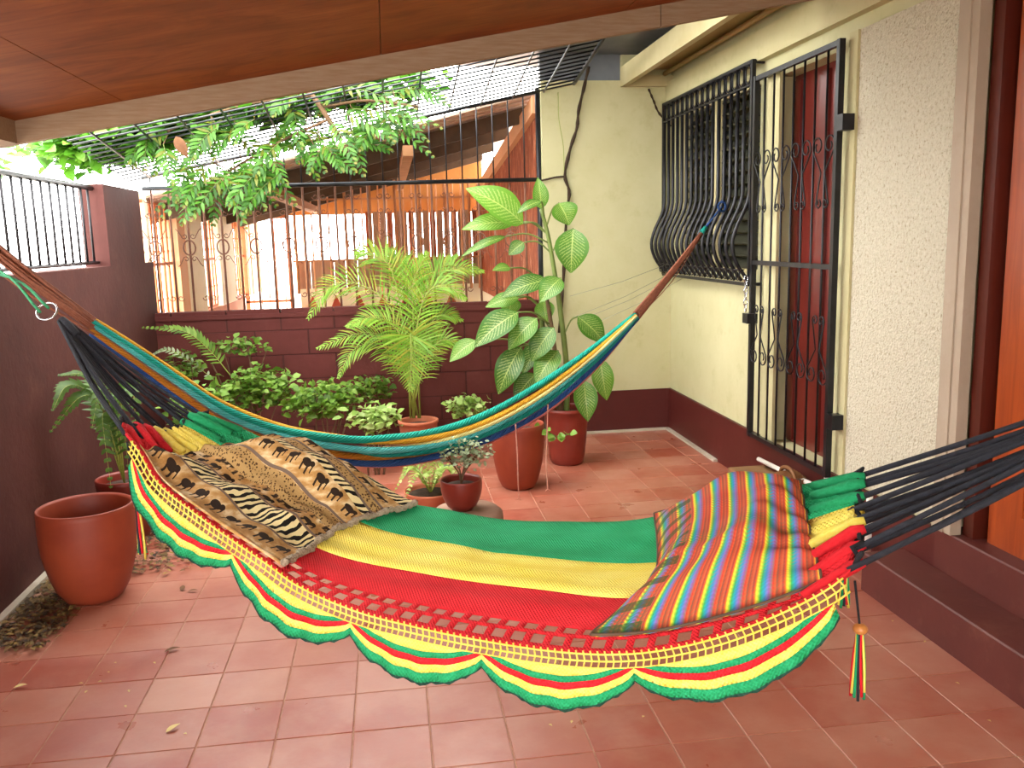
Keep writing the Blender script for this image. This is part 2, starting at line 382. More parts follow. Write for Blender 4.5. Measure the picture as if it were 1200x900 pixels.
def spiral(r, turns=1.1, n=14, a0=0, sgn=1, rin=.35):
    return [((r*(1-(1-rin)*k/n))*math.cos(a0+sgn*2*PI*turns*k/n), (r*(1-(1-rin)*k/n))*math.sin(a0+sgn*2*PI*turns*k/n)) for k in range(n+1)]

# ------------------------------------------------------------------ the room
XL, XR, YB = -1.75, 2.24, 6.87
TS = .25; TX0, TY0 = -1.1884, 2.7137
o = MB().box((XL-.15, -3, -.12), (XR+.2, YB+.1, -.0025)).build('floor', 'grout', smooth=False); struct(o)
floor = o
tm = MB().bevbox((-.1225, -.1225, -.012), (.1225, .1225, 0), .0015).mesh('tile', 'tile', False)
for r in range(-3, 17):
    for c in range(-3, 14):
        x = TX0+(c+.5)*TS; y = TY0+(r+.5)*TS
        if r == -3 and c < 9: continue
        if x < XL-.02 or x > XR+.05 or y > YB or (x > 2.08 and y < 3.4): continue
        q = put('tile', tm, floor, (x, y, random.uniform(-.0006, .0008)))
o = MB().box((-40, -40, -.2), (40, 60, -.13)).build('ground', 'ground', smooth=False); struct(o)
# left wall, its corner column and base strip
o = MB().box((XL-.15, -3, 0), (XL, YB+.1, 1.475)).build('wall_left', 'maroon', smooth=False); struct(o); wl = o
o = MB().box((XL-.15, 5.93, 1.475), (XL+.0, 6.74, 1.985)).build('wall_left_column', 'maroon', smooth=False); struct(o)
o = MB().box((XL, 2.4, 0), (XL+.035, 6.6, .028)).build('trim_1', 'floor_trim', smooth=False); struct(o)
rail = thing('wall_railing', 'black iron railing of thin upright bars on top of the maroon side wall', 'railing', (XL-.07, 4, 1.475))
xr = XL-.07
MB().tube([(xr, -2.9, 1.96), (xr, 5.93, 1.96)], .016, 6).build('top_rail', 'iron', rail)
MB().tube([(xr, -2.9, 1.50), (xr, 5.93, 1.50)], .011, 6).build('bottom_rail', 'iron', rail)
bm = MB().tube([(0, 0, 0), (0, 0, .46)], .0075, 6).mesh('bar', 'iron')
for k in range(26): put('bar', bm, rail, (0, 5.85-4-k*.125, .025)).matrix_parent_inverse = Matrix()
# block wall at the back
o = MB().box((XL-.02, YB+.012, 0), (1.19, YB+.15, 1.06)).build('wall_back', 'mortar', smooth=False); struct(o); wb = o
z = .02
for k in range(6):
    h = .19 if k else .155
    if k == 5: h = .095 if False else .165
    x = XL-.02-(.2 if k % 2 else 0)-.07
    while x < 1.19:
        a = max(x+.004, XL-.02); b = min(x+.396, 1.185)
        if b-a > .04:
            d = random.uniform(0, .005)
            m = MB(); e = .006
            m.hexa([(a, YB+.02, z+.004), (b, YB+.02, z+.004), (b, YB+.12, z+.004), (a, YB+.12, z+.004), (a, YB+.02, z+h-.004), (b, YB+.02, z+h-.004), (b, YB+.12, z+h-.004), (a, YB+.12, z+h-.004)])
            m.v = [(p[0]+(e if p[0] < (a+b)/2 else -e if False else 0), p[1]-d-.012, p[2]) for p in m.v]
            m.build('block', 'maroon_block', wb, False)
        x += .4
    z += h
o = MB().box((XL-.02, YB-.01, 1.035), (1.19, YB+.16, 1.068)).build('trim_2', 'maroon_block', smooth=False); struct(o)
# white wall in the corner, its base
o = MB().box((1.21, YB, 0), (1.84, YB+.15, 2.76)).box((1.84, YB, 0), (XR+.15, YB+.15, 2.95)).build('wall_corner', 'white_wall', smooth=False); struct(o)
o = MB().box((1.21, YB-.012, 0), (XR, YB, .34)).build('baseboard_back', 'maroon_gloss', smooth=False); struct(o)
o = MB().box((1.30, YB-.05, 0), (XR-.012, YB-.012, .016)).build('trim_3', 'floor_trim', smooth=False); struct(o)
o = MB().box((XR-.05, 5.75, 0), (XR-.012, YB-.012, .016)).build('trim_4', 'floor_trim', smooth=False); struct(o)
# right (house) wall with openings: window 5.16..6.75, gated door 4.2..5.02, front door 2.0..3.16
WY0, WY1, WZ0, WZ1 = 5.18, 6.74, 1.32, 2.5
m = MB()
def wbox(y0, y1, z0, z1): m.box((XR, y0, z0), (XR+.16, y1, z1))
wbox(WY1, YB, 0, 2.95); wbox(WY0, WY1, 0, WZ0); wbox(WY0, WY1, WZ1, 2.95); wbox(4.94, WY0, 0, 2.95); wbox(4.2, 4.94, 2.45, 2.95); wbox(4.2, 4.94, 0, .34)
wbox(3.25, 4.2, 0, 2.95); wbox(-3, 2.1, 0, 2.95); wbox(2.1, 3.25, 2.55, 2.95)
o = m.build('wall_right', 'white_wall', smooth=False); struct(o)
o = MB().box((XR-.022, 3.25, .36), (XR, 4.02, 2.50)).build('wall_right_panel', 'pebble', smooth=False); struct(o)
o = MB().box((XR-.02, 3.27, 0), (XR, YB-.012, .34)).build('baseboard_right', 'maroon_gloss', smooth=False); struct(o)
o = MB().box((XR-.05, 3.1, 2.57), (XR, YB, 2.74)).build('trim_5', 'lintel', smooth=False); struct(o)
o = MB().box((XR-.03, 4.86, .34), (XR, 5.02, 2.5)).build('trim_6', 'lintel', smooth=False); struct(o)
o = MB().box((XR-.035, 4.02, .36), (XR, 4.1, 2.5)).build('trim_7', 'lintel', smooth=False); struct(o)
m = MB().box((XR-.035, 3.205, .345), (XR, 3.275, 2.9)); m.box((XR-.028, 3.16, .345), (XR+.02, 3.205, 2.9))
o = m.build('trim_8', 'trim_grey', smooth=False); struct(o)
o = MB().box((.9, -1.25, 0), (XR+.16, -1.1, 2.9)).build('wall_added_shade', 'white_wall', smooth=False); struct(o)  # unseen wall added behind the camera to keep the right side darker
RX = XR+2.0
o = MB().box((RX, -1.35, 0), (RX+.1, YB+.15, 3.0)).box((XR+.16, -1.35, 0), (RX, -1.2, 3.0)).box((XR+.15, YB, 0), (RX, YB+.15, 2.95)).build('wall_house_inner', 'lintel', smooth=False); struct(o)
o = MB().box((XR+.16, -1.2, .2), (RX, YB, .335)).build('floor_house', 'step', smooth=False); struct(o)
o = MB().box((XR, -1.35, 2.95), (RX+.1, YB+.15, 2.99)).build('ceiling_house', 'cream_wood', smooth=False); struct(o)
# steps
o = MB().bevbox((2.02, 1.0, 0), (XR-.02, 3.48, .175), .006).build('steps', 'step', smooth=False); struct(o, None)
_a = at(1081, 647, 2, .175); _b = at(1094, 600, 2, .35)
XS2 = float(_a[0])
o = MB().bevbox((XR-.02, 1.0, 0), (XR+.6, 3.27, .345), .006).build('threshold', 'step', smooth=False); struct(o)
# ceiling: plywood sheets sloping down towards the left wall
YE = 4.35; YR0 = -1.0
def zr(x): return 2.345+.1735*x      # lower edge of the beam; sheets lie above it
o = MB().hexa([(XL-.3, YR0, zr(XL-.3)+.115), (XR+.1, YR0, zr(XR+.1)+.115), (XR+.1, YE+.04, zr(XR+.1)+.115), (XL-.3, YE+.04, zr(XL-.3)+.115),
               (XL-.3, YR0, zr(XL-.3)+.16), (XR+.1, YR0, zr(XR+.1)+.16), (XR+.1, YE+.04, zr(XR+.1)+.16), (XL-.3, YE+.04, zr(XL-.3)+.16)]).build('ceiling', 'beam', smooth=False)
struct(o); ceil = o
xs = [XL-.3, -1.16, .01, 1.18, XR+.08]
for i in range(4):
    for (y0, y1) in ((YR0, 1.9), (1.9, YE)):
        a, b = xs[i]+.002, xs[i+1]-.002
        p = [(a, y0+.002), (b, y0+.002), (b, y1-.002), (a, y1-.002)]
        MB().hexa([(x, y, zr(x)+.10) for x, y in p]+[(x, y, zr(x)+.115) for x, y in p]).build('panel', 'ply', ceil, False)
def beam(name, x0, x1, y0, y1, h):
    p = [(x0, y0), (x1, y0), (x1, y1), (x0, y1)]
    return struct(MB().hexa([(x, y, zr(x)) for x, y in p]+[(x, y, zr(x)+h) for x, y in p]).build(name, 'beam', smooth=False))
beam('trim_9', XL-.3, 1.36, YE, YE+.045, .12); beam('trim_10', 1.364, XR+.1, YE, YE+.045, .12)
o = MB().hexa([(x, y, zr(x)+dz) for dz in (0, .1) for x, y in ((XL+.02, YR0), (XL+.12, YR0), (XL+.12, YE), (XL+.02, YE))]).build('trim_11', 'beam', smooth=False); struct(o)
# soffit by the house wall behind the porch roof
o = MB().box((1.83, 4.40, 2.71), (1.875, YB, 2.855)).build('trim_12', 'cream_wood', smooth=False); struct(o)
o = MB().box((1.875, YB-.045, 2.71), (XR-.0, YB, 2.79)).build('trim_13', 'cream_wood', smooth=False); struct(o)
o = MB().box((1.875, 4.40, 2.84), (XR+.16, YB, 2.87)).build('soffit', 'soffit', smooth=False); struct(o)
o = MB().tube([(XR-.07, 4.40, 2.80), (XR-.07, YB-.05, 2.80)], .018, 8).build('conduit', 'soffit'); tag(o, 'thin painted conduit pipe running along the top of the house wall', 'pipe')
o = MB().box((1.21, YB+.04, 2.76), (1.84, YB+.12, 3.02)).build('trim_16', 'eave', smooth=False); struct(o)
o = MB().box((.95, 4.41, 2.96), (2.6, 7.4, 3.0)).box((.62, 5.7, 2.96), (.95, 7.4, 3.0)).build('eave', 'eave', smooth=False); struct(o)

# ------------------------------------------------------------------ door, gate, window
d1 = struct(MB().box((XR+.10, 2.1, .345), (XR+.15, 3.16, 2.5)).build('door_1', 'door_dark', smooth=False))
MB().box((XR+.03, 3.10, .345), (XR+.10, 3.16, 2.5)).build('door_frame', 'door_dark', d1, False)
DX = XR+.10
for (z0, z1) in ((.345, .50), (.98, 1.10), (1.36, 1.47), (2.4, 2.5)): MB().bevbox((DX-.035, 2.1, z0), (DX, 2.88, z1), .0).build('door_rail', 'door', d1, False)
MB().box((DX-.035, 2.88, .345), (DX, 3.06, 2.5)).build('door_stile', 'door', d1, False)
for (z0, z1) in ((.52, .96), (1.12, 1.34), (1.49, 2.38)):
    for (y0, y1) in ((2.50, 2.86),):
        MB().hexa([(DX-.006, y0, z0), (DX-.006, y1, z0), (DX-.006, y1, z1), (DX-.006, y0, z1), (DX-.03, y0+.05, z0+.05), (DX-.03, y1-.05, z0+.05), (DX-.03, y1-.05, z1-.05), (DX-.03, y0+.05, z1-.05)]).build('door_panel', 'door', d1, False)
d2 = struct(MB().box((XR+.10, 4.2, .34), (XR+.14, 4.94, 2.45)).build('door_2', 'door_red', smooth=False))
for (y0, y1) in ((4.2, 4.30), (4.52, 4.62), (4.84, 4.94)): MB().box((XR+.085, y0, .36), (XR+.10, y1, 2.42)).build('door_stile', 'door_red', d2, False)
GX = XR-.075; GY0, GY1, GZ0, GZ1 = 4.10, 5.075, .355, 2.46
gate = thing('iron_gate', 'tall black iron door gate with scrollwork in front of the dark red door', 'gate', (GX, GY0, GZ0))
def gsq(y0, z0, y1, z1, wd=.022): return MB().box((GX-wd/2, min(y0, y1)-wd/2, min(z0, z1)-wd/2), (GX+wd/2, max(y0, y1)+wd/2, max(z0, z1)+wd/2))
for a in ((GY0, GZ0, GY0, GZ1), (GY1, GZ0, GY1, GZ1), (GY0, GZ0, GY1, GZ0), (GY0, GZ1, GY1, GZ1), (GY0, 1.405, GY1, 1.405)): gsq(*a, .03 if a[0] == a[2] else .026).build('frame_bar', 'iron', gate, False)
gb = MB().tube([(0, 0, 0), (0, 0, GZ1-GZ0)], .0065, 6).mesh('bar', 'iron')
for k in range(1, 8):
    y = GY0+(GY1-GY0)*k/8; put('bar', gb, gate, (0, y-GY0, 0)).matrix_parent_inverse = Matrix()
def gscroll(yc, z0, z1, flip):
    s_ = 1 if not flip else -1; zb, zt = (z0, z1) if not flip else (z1, z0)
    for sg in (-1, 1):
        r = .052; cz = zt-s_*r
        sp = [(GX-.01, yc+sg*(.06-q[0]), cz+s_*q[1]) for q in spiral(r, 1.2, 16, PI+.4, -1)]
        low = [(GX-.01, yc+sg*(.034-q[0]), zb+s_*(.03+q[1])) for q in spiral(.028, 1.1, 12, PI, 1)]
        MB().tube(sp[::-1]+[(GX-.01, yc+sg*.02, (z0+z1)/2)]+low, .0042, 5).build('scroll', 'iron', gate)
for k in range(4):
    y = GY0+(GY1-GY0)*(k+.5)/4; gscroll(y, 1.69, 2.05, False); gscroll(y, .80, 1.16, True)
for zz in (.60, 2.05): MB().box((GX-.02, GY0-.075, zz), (XR-.0, GY0-.015, zz+.075)).build('hinge', 'iron', gate, False)
lk = MB().box((GX-.045, GY1-.035, 1.04), (GX+.02, GY1+.04, 1.10)).build('lock', 'iron', gate, False)
m = MB()
for k in range(6):
    c = R3((GX-.03, GY1+.03, 1.13+k*.035)); m.tube([c+R3((.012*math.sin(a)*(k % 2), .012*math.sin(a)*(1-k % 2), .022*math.cos(a))) for a in np.linspace(0, 2*PI, 9)[:-1]], .0035, 5, True)
m.build('chain', 'chrome', gate)
w1 = struct(MB().box((XR+.05, WY0, WZ0), (XR+.15, WY1, WZ0+.03)).box((XR+.05, WY0, WZ1-.03), (XR+.15, WY1, WZ1)).box((XR+.05, WY0, WZ0), (XR+.15, WY0+.03, WZ1)).box((XR+.05, WY1-.03, WZ0), (XR+.15, WY1, WZ1)).build('window_1', 'cream_wood', smooth=False))
sm = MB().hexa([(-.045, WY0+.02, -.02), (-.035, WY0+.02, -.03), (-.035, WY1-.02, -.03), (-.045, WY1-.02, -.02), (.03, WY0+.02, .04), (.04, WY0+.02, .03), (.04, WY1-.02, .03), (.03, WY1-.02, .04)]).mesh('slat', 'slat', False)
for k in range(15): put('slat', sm, w1, (XR+.10, 0, WZ0+.06+k*.078))
MB().box((XR+.02, 5.95, WZ0), (XR+.06, 6.0, WZ1)).build('mullion', 'cream_wood', w1, False)
wg = thing('window_grille', 'black iron window grille of bulging bars with small rings along the top', 'grille', (XR-.06, 6, 1.28))
GO = XR-.075; BY0, BY1 = 5.125, 6.83
def wbar(): return [(0, 0, 1.29), (-.075, 0, 1.40), (-.105, 0, 1.50), (-.085, 0, 1.60), (-.02, 0, 1.74), (0, 0, 1.82), (0, 0, 2.56)]
wm = MB().tube(smoothline(wbar()[:6], 14)+[R3((0, 0, 2.56))], .0125, 6).mesh('bar', 'iron')
nb = 17
for k in range(nb): put('bar', wm, wg, (GO, BY0+.02+(BY1-BY0-.04)*k/(nb-1), 0))
for zz, hh in ((2.57, .02), (1.27, .02), (2.44, .008), (1.36, .006)):
    dx = -.045 if zz == 1.36 else 0
    MB().box((GO-.012+dx, BY0, zz-hh/2), (GO+.012+dx, BY1, zz+hh/2)).build('rail', 'iron', wg, False)
for yy in (BY0, BY1): MB().box((GO-.012, yy-.012, 1.27), (GO+.012, yy+.012, 2.58)).build('side_bar', 'iron', wg, False)
for yy in (BY0+.02, BY1-.02):
    for zz in (1.27, 2.57): MB().box((GO, yy-.01, zz-.01), (XR, yy+.01, zz+.01)).build('bracket', 'iron', wg, False)
rm = MB().tube([(0, .042*math.cos(a), .052*math.sin(a)) for a in np.linspace(0, 2*PI, 15)[:-1]], .005, 5, True).mesh('ring', 'iron')
for k in range(nb-1):
    y = BY0+.02+(BY1-BY0-.04)*(k+.5)/(nb-1); put('ring', rm, wg, (GO, y, 2.505))
    q = put('ring', rm, wg, (GO-.045, y, 1.325)); q.scale = (1, .7, .6)

# ------------------------------------------------------------------ back security grille and overhead grille
bgz0 = 1.068
def ztop(x): return 2.445+.2035*x
gr = thing('security_grille', 'tall iron grille of upright bars with ovals and scrolls on the maroon block wall', 'grille', (0, YB+.07, bgz0))
YG = YB+.07
MB().tube([(1.195, YG, .34), (1.195, YG, ztop(1.195)+.02)], .022, 8).build('post', 'iron', gr)
MB().tube([(XL-.02, YG-.02, 2.012), (1.19, YG-.02, 2.03)], .016, 8).build('rail', 'iron_grey', gr)
MB().tube([(XL-.02, YG-.0, 1.085), (1.19, YG-.0, 1.085)], .009, 6).build('rail', 'iron_brown', gr)
MB().tube([(XL-.02, YG-.01, ztop(XL)), (1.2, YG-.01, ztop(1.2))], .014, 6).build('rail', 'iron_grey', gr)
scm = MB().tube([(.03-q[0], 0, q[1]) for q in spiral(.022, 1.0, 10, PI, 1)][::-1]+[(.075, 0, .04), (.09, 0, .055)], .0033, 5).mesh('scroll', 'iron_brown')
scm2 = MB().tube([(.03-q[0], 0, q[1]) for q in spiral(.024, 1.0, 10, PI, 1)], .0035, 5).mesh('scroll', 'iron_brown')
xs = []; x = 1.08
while x > XL: xs.append(x); x -= .1215
for i, x in enumerate(xs):
    MB().tube([(x, YG, bgz0), (x, YG, 2.01)], .0085, 6).build('bar', 'iron_brown', gr)
    MB().tube([(x, YG, 2.03), (x, YG, ztop(x))], .0055, 6).build('bar', 'iron_grey', gr)
    if i % 2 == 1:
        MB().tube([(x+.043*math.cos(a), YG-.012, 1.575+.055*math.sin(a)) for a in np.linspace(0, 2*PI, 17)[:-1]], .006, 5, True).build('oval', 'iron_brown', gr)
        for sg in (-1, 1):
            for up in (-1, 1):
                put('scroll', scm, gr, (x, YG-.012, 1.575+up*.085)).scale = (sg, 1, up)
    for sg in (-1, 1):
        for zc in ((1.20,) if i % 2 == 0 else (1.82, 1.93)): put('scroll', scm2, gr, (x, YG-.01, zc)).scale = (sg, 1, 1)
og = thing('overhead_grille', 'sloping overhead grille of many thin iron bars closing the gap beyond the roof edge', 'grille', (0, 5.6, 2.5))
def zm(x, y): return 2.435+.2035*x+.135*(YB-y)
XE = 1.46
y = YB-.02
while y > 4.5:
    MB().tube([(XL-.1, y, zm(XL-.1, y)), (XE, y, zm(XE, y))], .006, 5).build('bar', 'iron_grey', og); y -= .09
x = XE-.23
while x > XL-.1:
    MB().tube([(x, YB, zm(x, YB)-.01), (x, 4.45, zm(x, 4.45)-.01)], .007, 5).build('cross_bar', 'iron', og); x -= .243
MB().tube([(XE, YB-.03, zm(XE, YB)), (XE, YB-.1, zm(XE, YB-.1)-.004), (XE, 4.45, zm(XE, 4.45))], .014, 6).build('end_bar', 'iron_grey', og)

# ------------------------------------------------------------------ neighbour's porch behind the grille
NX = -1.82
def ny(px): return float(at(px, 300, 0, NX)[1])
o = MB().box((-2.0, 7.03, -.12), (1.3, 12.2, .01)).build('floor_neighbour', 'nb_cream', smooth=False); struct(o)
o = MB().box((NX-.12, 7.12, 0), (NX+.02, 11.4, .95)).build('wall_neighbour_side', 'nb_orange', smooth=False); struct(o)
o = MB().box((NX-.05, 7.03, 1.07), (NX+.03, 7.11, 2.0)).build('trim_14', 'nb_cream', smooth=False); struct(o)
for k, (p0, p1, mt) in enumerate(((203, 212, 'peach'), (213, 233, 'nb_cream'), (252, 269, 'nb_cream'), (286, 300, 'peach'))):
    o = MB().box((NX-.1, ny(p0), .95), (NX+.05, ny(p1), 2.06)).build('pillar', mt, smooth=False)
    tag(o, ['narrow peach pillar of the neighbouring porch between grille panel and cream pillar', 'broad cream pillar of the neighbouring porch beside the narrow peach one', 'cream pillar of the neighbouring porch between two orange grille panels', 'orange end pillar of the neighbouring porch beside the open white gate'][k], 'pillar', 'porch pillars next door')
dm = MB().add([(0, -.02, 0), (0, .02, 0), (0, 0, -.03), (0, 0, .03), (-.015, 0, 0), (.015, 0, 0)], [(0, 2, 5), (2, 1, 5), (1, 3, 5), (3, 0, 5), (2, 0, 4), (1, 2, 4), (3, 1, 4), (0, 3, 4)]).mesh('stud', 'orange_iron', False)
for k, (p0, p1) in enumerate(((168, 202), (234, 251), (270, 285))):
    y0, y1 = ny(p0), ny(p1)
    g = thing('grille_panel', ['orange iron grille panel next door beside the maroon column', 'orange iron grille panel next door between two cream pillars', 'orange iron grille panel next door beside the orange end pillar'][k], 'grille', (NX, y0, .95), 'orange grille panels next door')
    for z in (.97, 1.45, 1.93): MB().box((NX-.01, y0, z-.012), (NX+.01, y1, z+.012)).build('rail', 'orange_iron', g, False)
    n = max(4, int((y1-y0)/.13))
    for i in range(n+1):
        y = y0+(y1-y0)*i/n; MB().tube([(NX, y, .96), (NX, y, 1.94)], .009, 5).build('bar', 'orange_iron', g)
        for z in (1.05, 1.17, 1.55, 1.66, 1.80): put('stud', dm, g, (NX, y, z))
gt = thing('white_gate', 'pale open gate panel with orange frame at the far end next door', 'gate', (NX, 11.5, 0))
for (a, b) in (((NX, 11.55, 0), (NX+.05, 11.6, 1.95)), ((NX+.55, 11.55, 0), (NX+.6, 11.6, 1.95)), ((NX, 11.55, 1.9), (NX+.6, 11.6, 1.95)), ((NX, 11.55, .85), (NX+.6, 11.6, .88))): MB().box(a, b).build('frame_bar', 'orange_iron', gt, False)
for k in range(5): MB().tube([(NX+.1+k*.1, 11.57, 0), (NX+.1+k*.1, 11.57, 1.9)], .007, 5).build('bar', 'orange_iron', gt)
o = MB().box((-1.15, 11.7, 0), (1.25, 11.8, 1.0)).build('wall_neighbour_end', 'nb_cream', smooth=False); struct(o); we = o
for k in range(7):
    x = -1.0+k*.3; MB().hexa([(x-.08, 11.69, .72), (x+.08, 11.69, .72), (x+.08, 11.72, .72), (x-.08, 11.72, .72), (x-.005, 11.69, .90), (x+.005, 11.69, .90), (x+.005, 11.72, .90), (x-.005, 11.72, .90)]).build('triangle', 'nb_red', we, False)
bo = thing('board_fence', 'grey-brown boards above the cream end wall next door', 'fence', (0, 11.7, 1.0))
for k in range(16): MB().box((-1.15+k*.15, 11.7+.004*(k % 2), 1.0), (-1.15+k*.15+.144, 11.73, 1.36)).build('board', 'nb_board', bo, False)
eg = thing('end_grille', 'tall peach-brown bar grille across the far end of the neighbouring porch', 'grille', (0, 11.5, 0))
for k in range(24):
    x = -1.15+k*.105; MB().tube([(x, 11.5, 0.95), (x, 11.5, 2.35)], .011 if k % 3 else .02, 5).build('bar', 'peach' if k % 3 else 'rafter_pale', eg)
for z in (1.36, 2.12): MB().box((-1.2, 11.49, z-.012), (1.25, 11.51, z+.012)).build('rail', 'rafter_pale', eg, False)
o = MB().hexa([(-1.3, 12.1, 1.95), (1.3, 12.1, 1.95), (1.3, 12.15, 1.95), (-1.3, 12.15, 1.95), (-1.3, 12.1, 2.1), (1.3, 12.1, 2.74), (1.3, 12.15, 2.74), (-1.3, 12.15, 2.1)]).build('wall_neighbour_gable', 'nb_wood', smooth=False); struct(o)
sw = thing('slat_screen', 'brown vertical slat screen closing the end of the neighbouring porch', 'screen', (.5, 11.9, .9))
for k in range(16): MB().box((-.28+k*.094, 11.9+.01*(k % 2), .9), (-.28+k*.094+.075, 11.95, 1.97)).build('slat', 'nb_board' if k % 3 else 'rough_red', sw, False)
def zn(x): return 2.40+.25*x
rf = struct(MB().hexa([(x, y, zn(x)+dz) for dz in (.0, .02) for x, y in ((-2.15, 7.1), (3.2, 7.1), (3.2, 12.3), (-2.15, 12.3))]).build('roof_neighbour', 'tin', smooth=False))
rib = MB().hexa([(x, y, .25*x+dz) for dz in (-.012, .0) for x, y in ((-2.1, -.02), (1.3, -.02), (1.3, .02), (-2.1, .02))]).mesh('sheet_rib', 'tin', False)
for k in range(20): put('sheet_rib', rib, rf, (0, 7.3+k*.25, 2.40))
for y in (7.75, 9.0, 10.3, 11.5):
    MB().hexa([(x, yy, zn(x)+dz) for dz in (-.14, -.012) for x, yy in ((-1.95, y), (1.25, y), (1.25, y+.06), (-1.95, y+.06))]).build('rafter', 'rafter', rf, False)
for x in (-.95, .15): MB().box((x, 7.1, zn(x)-.2), (x+.08, 12.0, zn(x)-.12)).build('purlin', 'rafter_pale', rf, False)
def nbz(y): return 2.68-(y-7.03)*.09
o = MB().hexa([(1.22, 7.06, .9), (1.34, 7.06, .9), (1.34, 12, .9), (1.22, 12, .9), (1.22, 7.06, nbz(7.06)), (1.34, 7.06, nbz(7.06)), (1.34, 12, nbz(12)), (1.22, 12, nbz(12))]).build('wall_neighbour_house', 'rough_red', smooth=False); struct(o)
o = MB().box((1.215, 7.06, 0), (1.34, 12, .9)).build('baseboard_neighbour', 'nb_cream', smooth=False); struct(o)
o = MB().hexa([(1.17, 7.06, nbz(7.06)-.13), (1.22, 7.06, nbz(7.06)-.13), (1.22, 12, nbz(12)-.13), (1.17, 12, nbz(12)-.13), (1.17, 7.06, nbz(7.06)), (1.22, 7.06, nbz(7.06)), (1.22, 12, nbz(12)), (1.17, 12, nbz(12))]).build('trim_15', 'peach', smooth=False); struct(o)

# ------------------------------------------------------------------ plants: leaves and fronds
def nz(v): v = R3(v); return v/(np.linalg.norm(v)+1e-9)
def blade(m, a, b, wd, nrm, curl=.08, fold=.25, nu=8, nv=4, shape=None):
    a = R3(a); b = R3(b); d = b-a; L = np.linalg.norm(d); side = nz(np.cross(d, nrm)); n2 = nz(np.cross(side, d))
    G, UV = [], []
    for i in range(nu+1):
        q = i/nu; sh = shape(q) if shape else max(.02, math.sin(PI*min(1, q)**.78))**.85
        row = []; ru = []
        for j in range(nv+1):
            s_ = 2*j/nv-1
            row.append(a+d*q+n2*(curl*L*math.sin(PI*q))+side*(s_*wd*sh)+n2*(fold*wd*abs(s_)*sh)); ru.append((q, j/nv))
        G.append(row); UV.append(ru)
    return m.grid(G, UV)
def leaflet(m, a, d, L, wd, nrm, droop):
    """narrow drooping strip"""
    d = nz(d); side = nz(np.cross(d, nrm)); p = R3(a); pts = []
    for i in range(4): pts.append(p.copy()); p = p+d*L/3; d = nz(d+R3((0, 0, -droop)))
    w4 = (.35, 1, .8, .06); vs = []
    for q, k in zip(pts, w4): vs += [q-side*wd*k, q+side*wd*k]
    m.add(vs, [(0, 1, 3, 2), (2, 3, 5, 4), (4, 5, 7, 6)])
def frond(parent, pts, n, L, wd, matl, ang=50, droop=.18, rr=.005, nrm=None, twist=0, tipshort=.35, rmat='rachis', oval=False):
    P = smoothline(pts, 24); r = MB().tube(P, [rr*(1-.75*i/24) for i in range(25)], 5).build('frond', rmat, parent)
    m = MB()
    for i in range(n):
        q = .16+.84*i/(n-1); x = q*24; k = min(int(x), 23); p = P[k]+(P[k+1]-P[k])*(x-k); T = nz(P[k+1]-P[k])
        N = R3(nrm) if nrm is not None else R3((0, 0, 1)); S = np.cross(T, N)
        if np.linalg.norm(S) < .2: S = np.cross(T, R3((0, -1, .2)))
        S = nz(S); l = L*(math.sin(PI*(.15+.8*q))**.6)*(1-(1-tipshort)*q**3)*random.uniform(.85, 1.1)
        a = math.radians(ang*(1-.45*q))
        for sg in (-1, 1):
            d = T*math.cos(a)+S*sg*math.sin(a)+N*random.uniform(.0, .25)
            if oval: blade(m, p, p+nz(d+R3((0, 0, -droop)))*l, wd, N+R3((random.uniform(-.5, .5), random.uniform(-.5, .5), 0)), .05, .1, 4, 2)
            else: leaflet(m, p, d, l, wd, N+T*.2, droop)
    stuff(m.build('leaflets', matl, r)); return r
def pot(m, c, H, rt, rb, th=.014, rim=.0, n=36, bulge=.0):
    pr = [(rb*.9, 0), (rb, .012)]
    for i in range(1, 8): q = i/7; pr.append((rb+(rt-rb)*q**.75+bulge*math.sin(PI*q), H*q*.93))
    pr += [(rt+rim, H*.94), (rt+rim, H), (rt-th*.4, H+.004), (rt-th, H-.01)]
    for i in range(6, 0, -1): q = i/7; pr.append((max(.01, rb+(rt-rb)*q**.75+bulge*math.sin(PI*q)-th), H*q*.93))
    pr.append((rb*.3, .03)); return m.lathe(pr, c, n)
def soil(c, r, z): return MB().lathe([(r, z-.01), (r*.9, z), (r*.4, z+.006), (.005, z+.008)], c, 20)
def foliage(m, cen, rad, n, sz, wd, flat=.6):
    for _ in range(n):
        while True:
            q = np.random.uniform(-1, 1, 3)
            if q@q < 1: break
        q = q*(.55+.45*random.random())
        p = R3(cen)+q*R3(rad); d = nz(R3((random.gauss(0, 1), random.gauss(0, 1)-.3, random.gauss(-.1, .5)*flat))); l = sz*random.uniform(.6, 1.25)
        blade(m, p, p+d*l, l*wd, nz(R3((random.gauss(0, .5), random.gauss(-.4, .5), 1))), .08, .2, 3, 2)

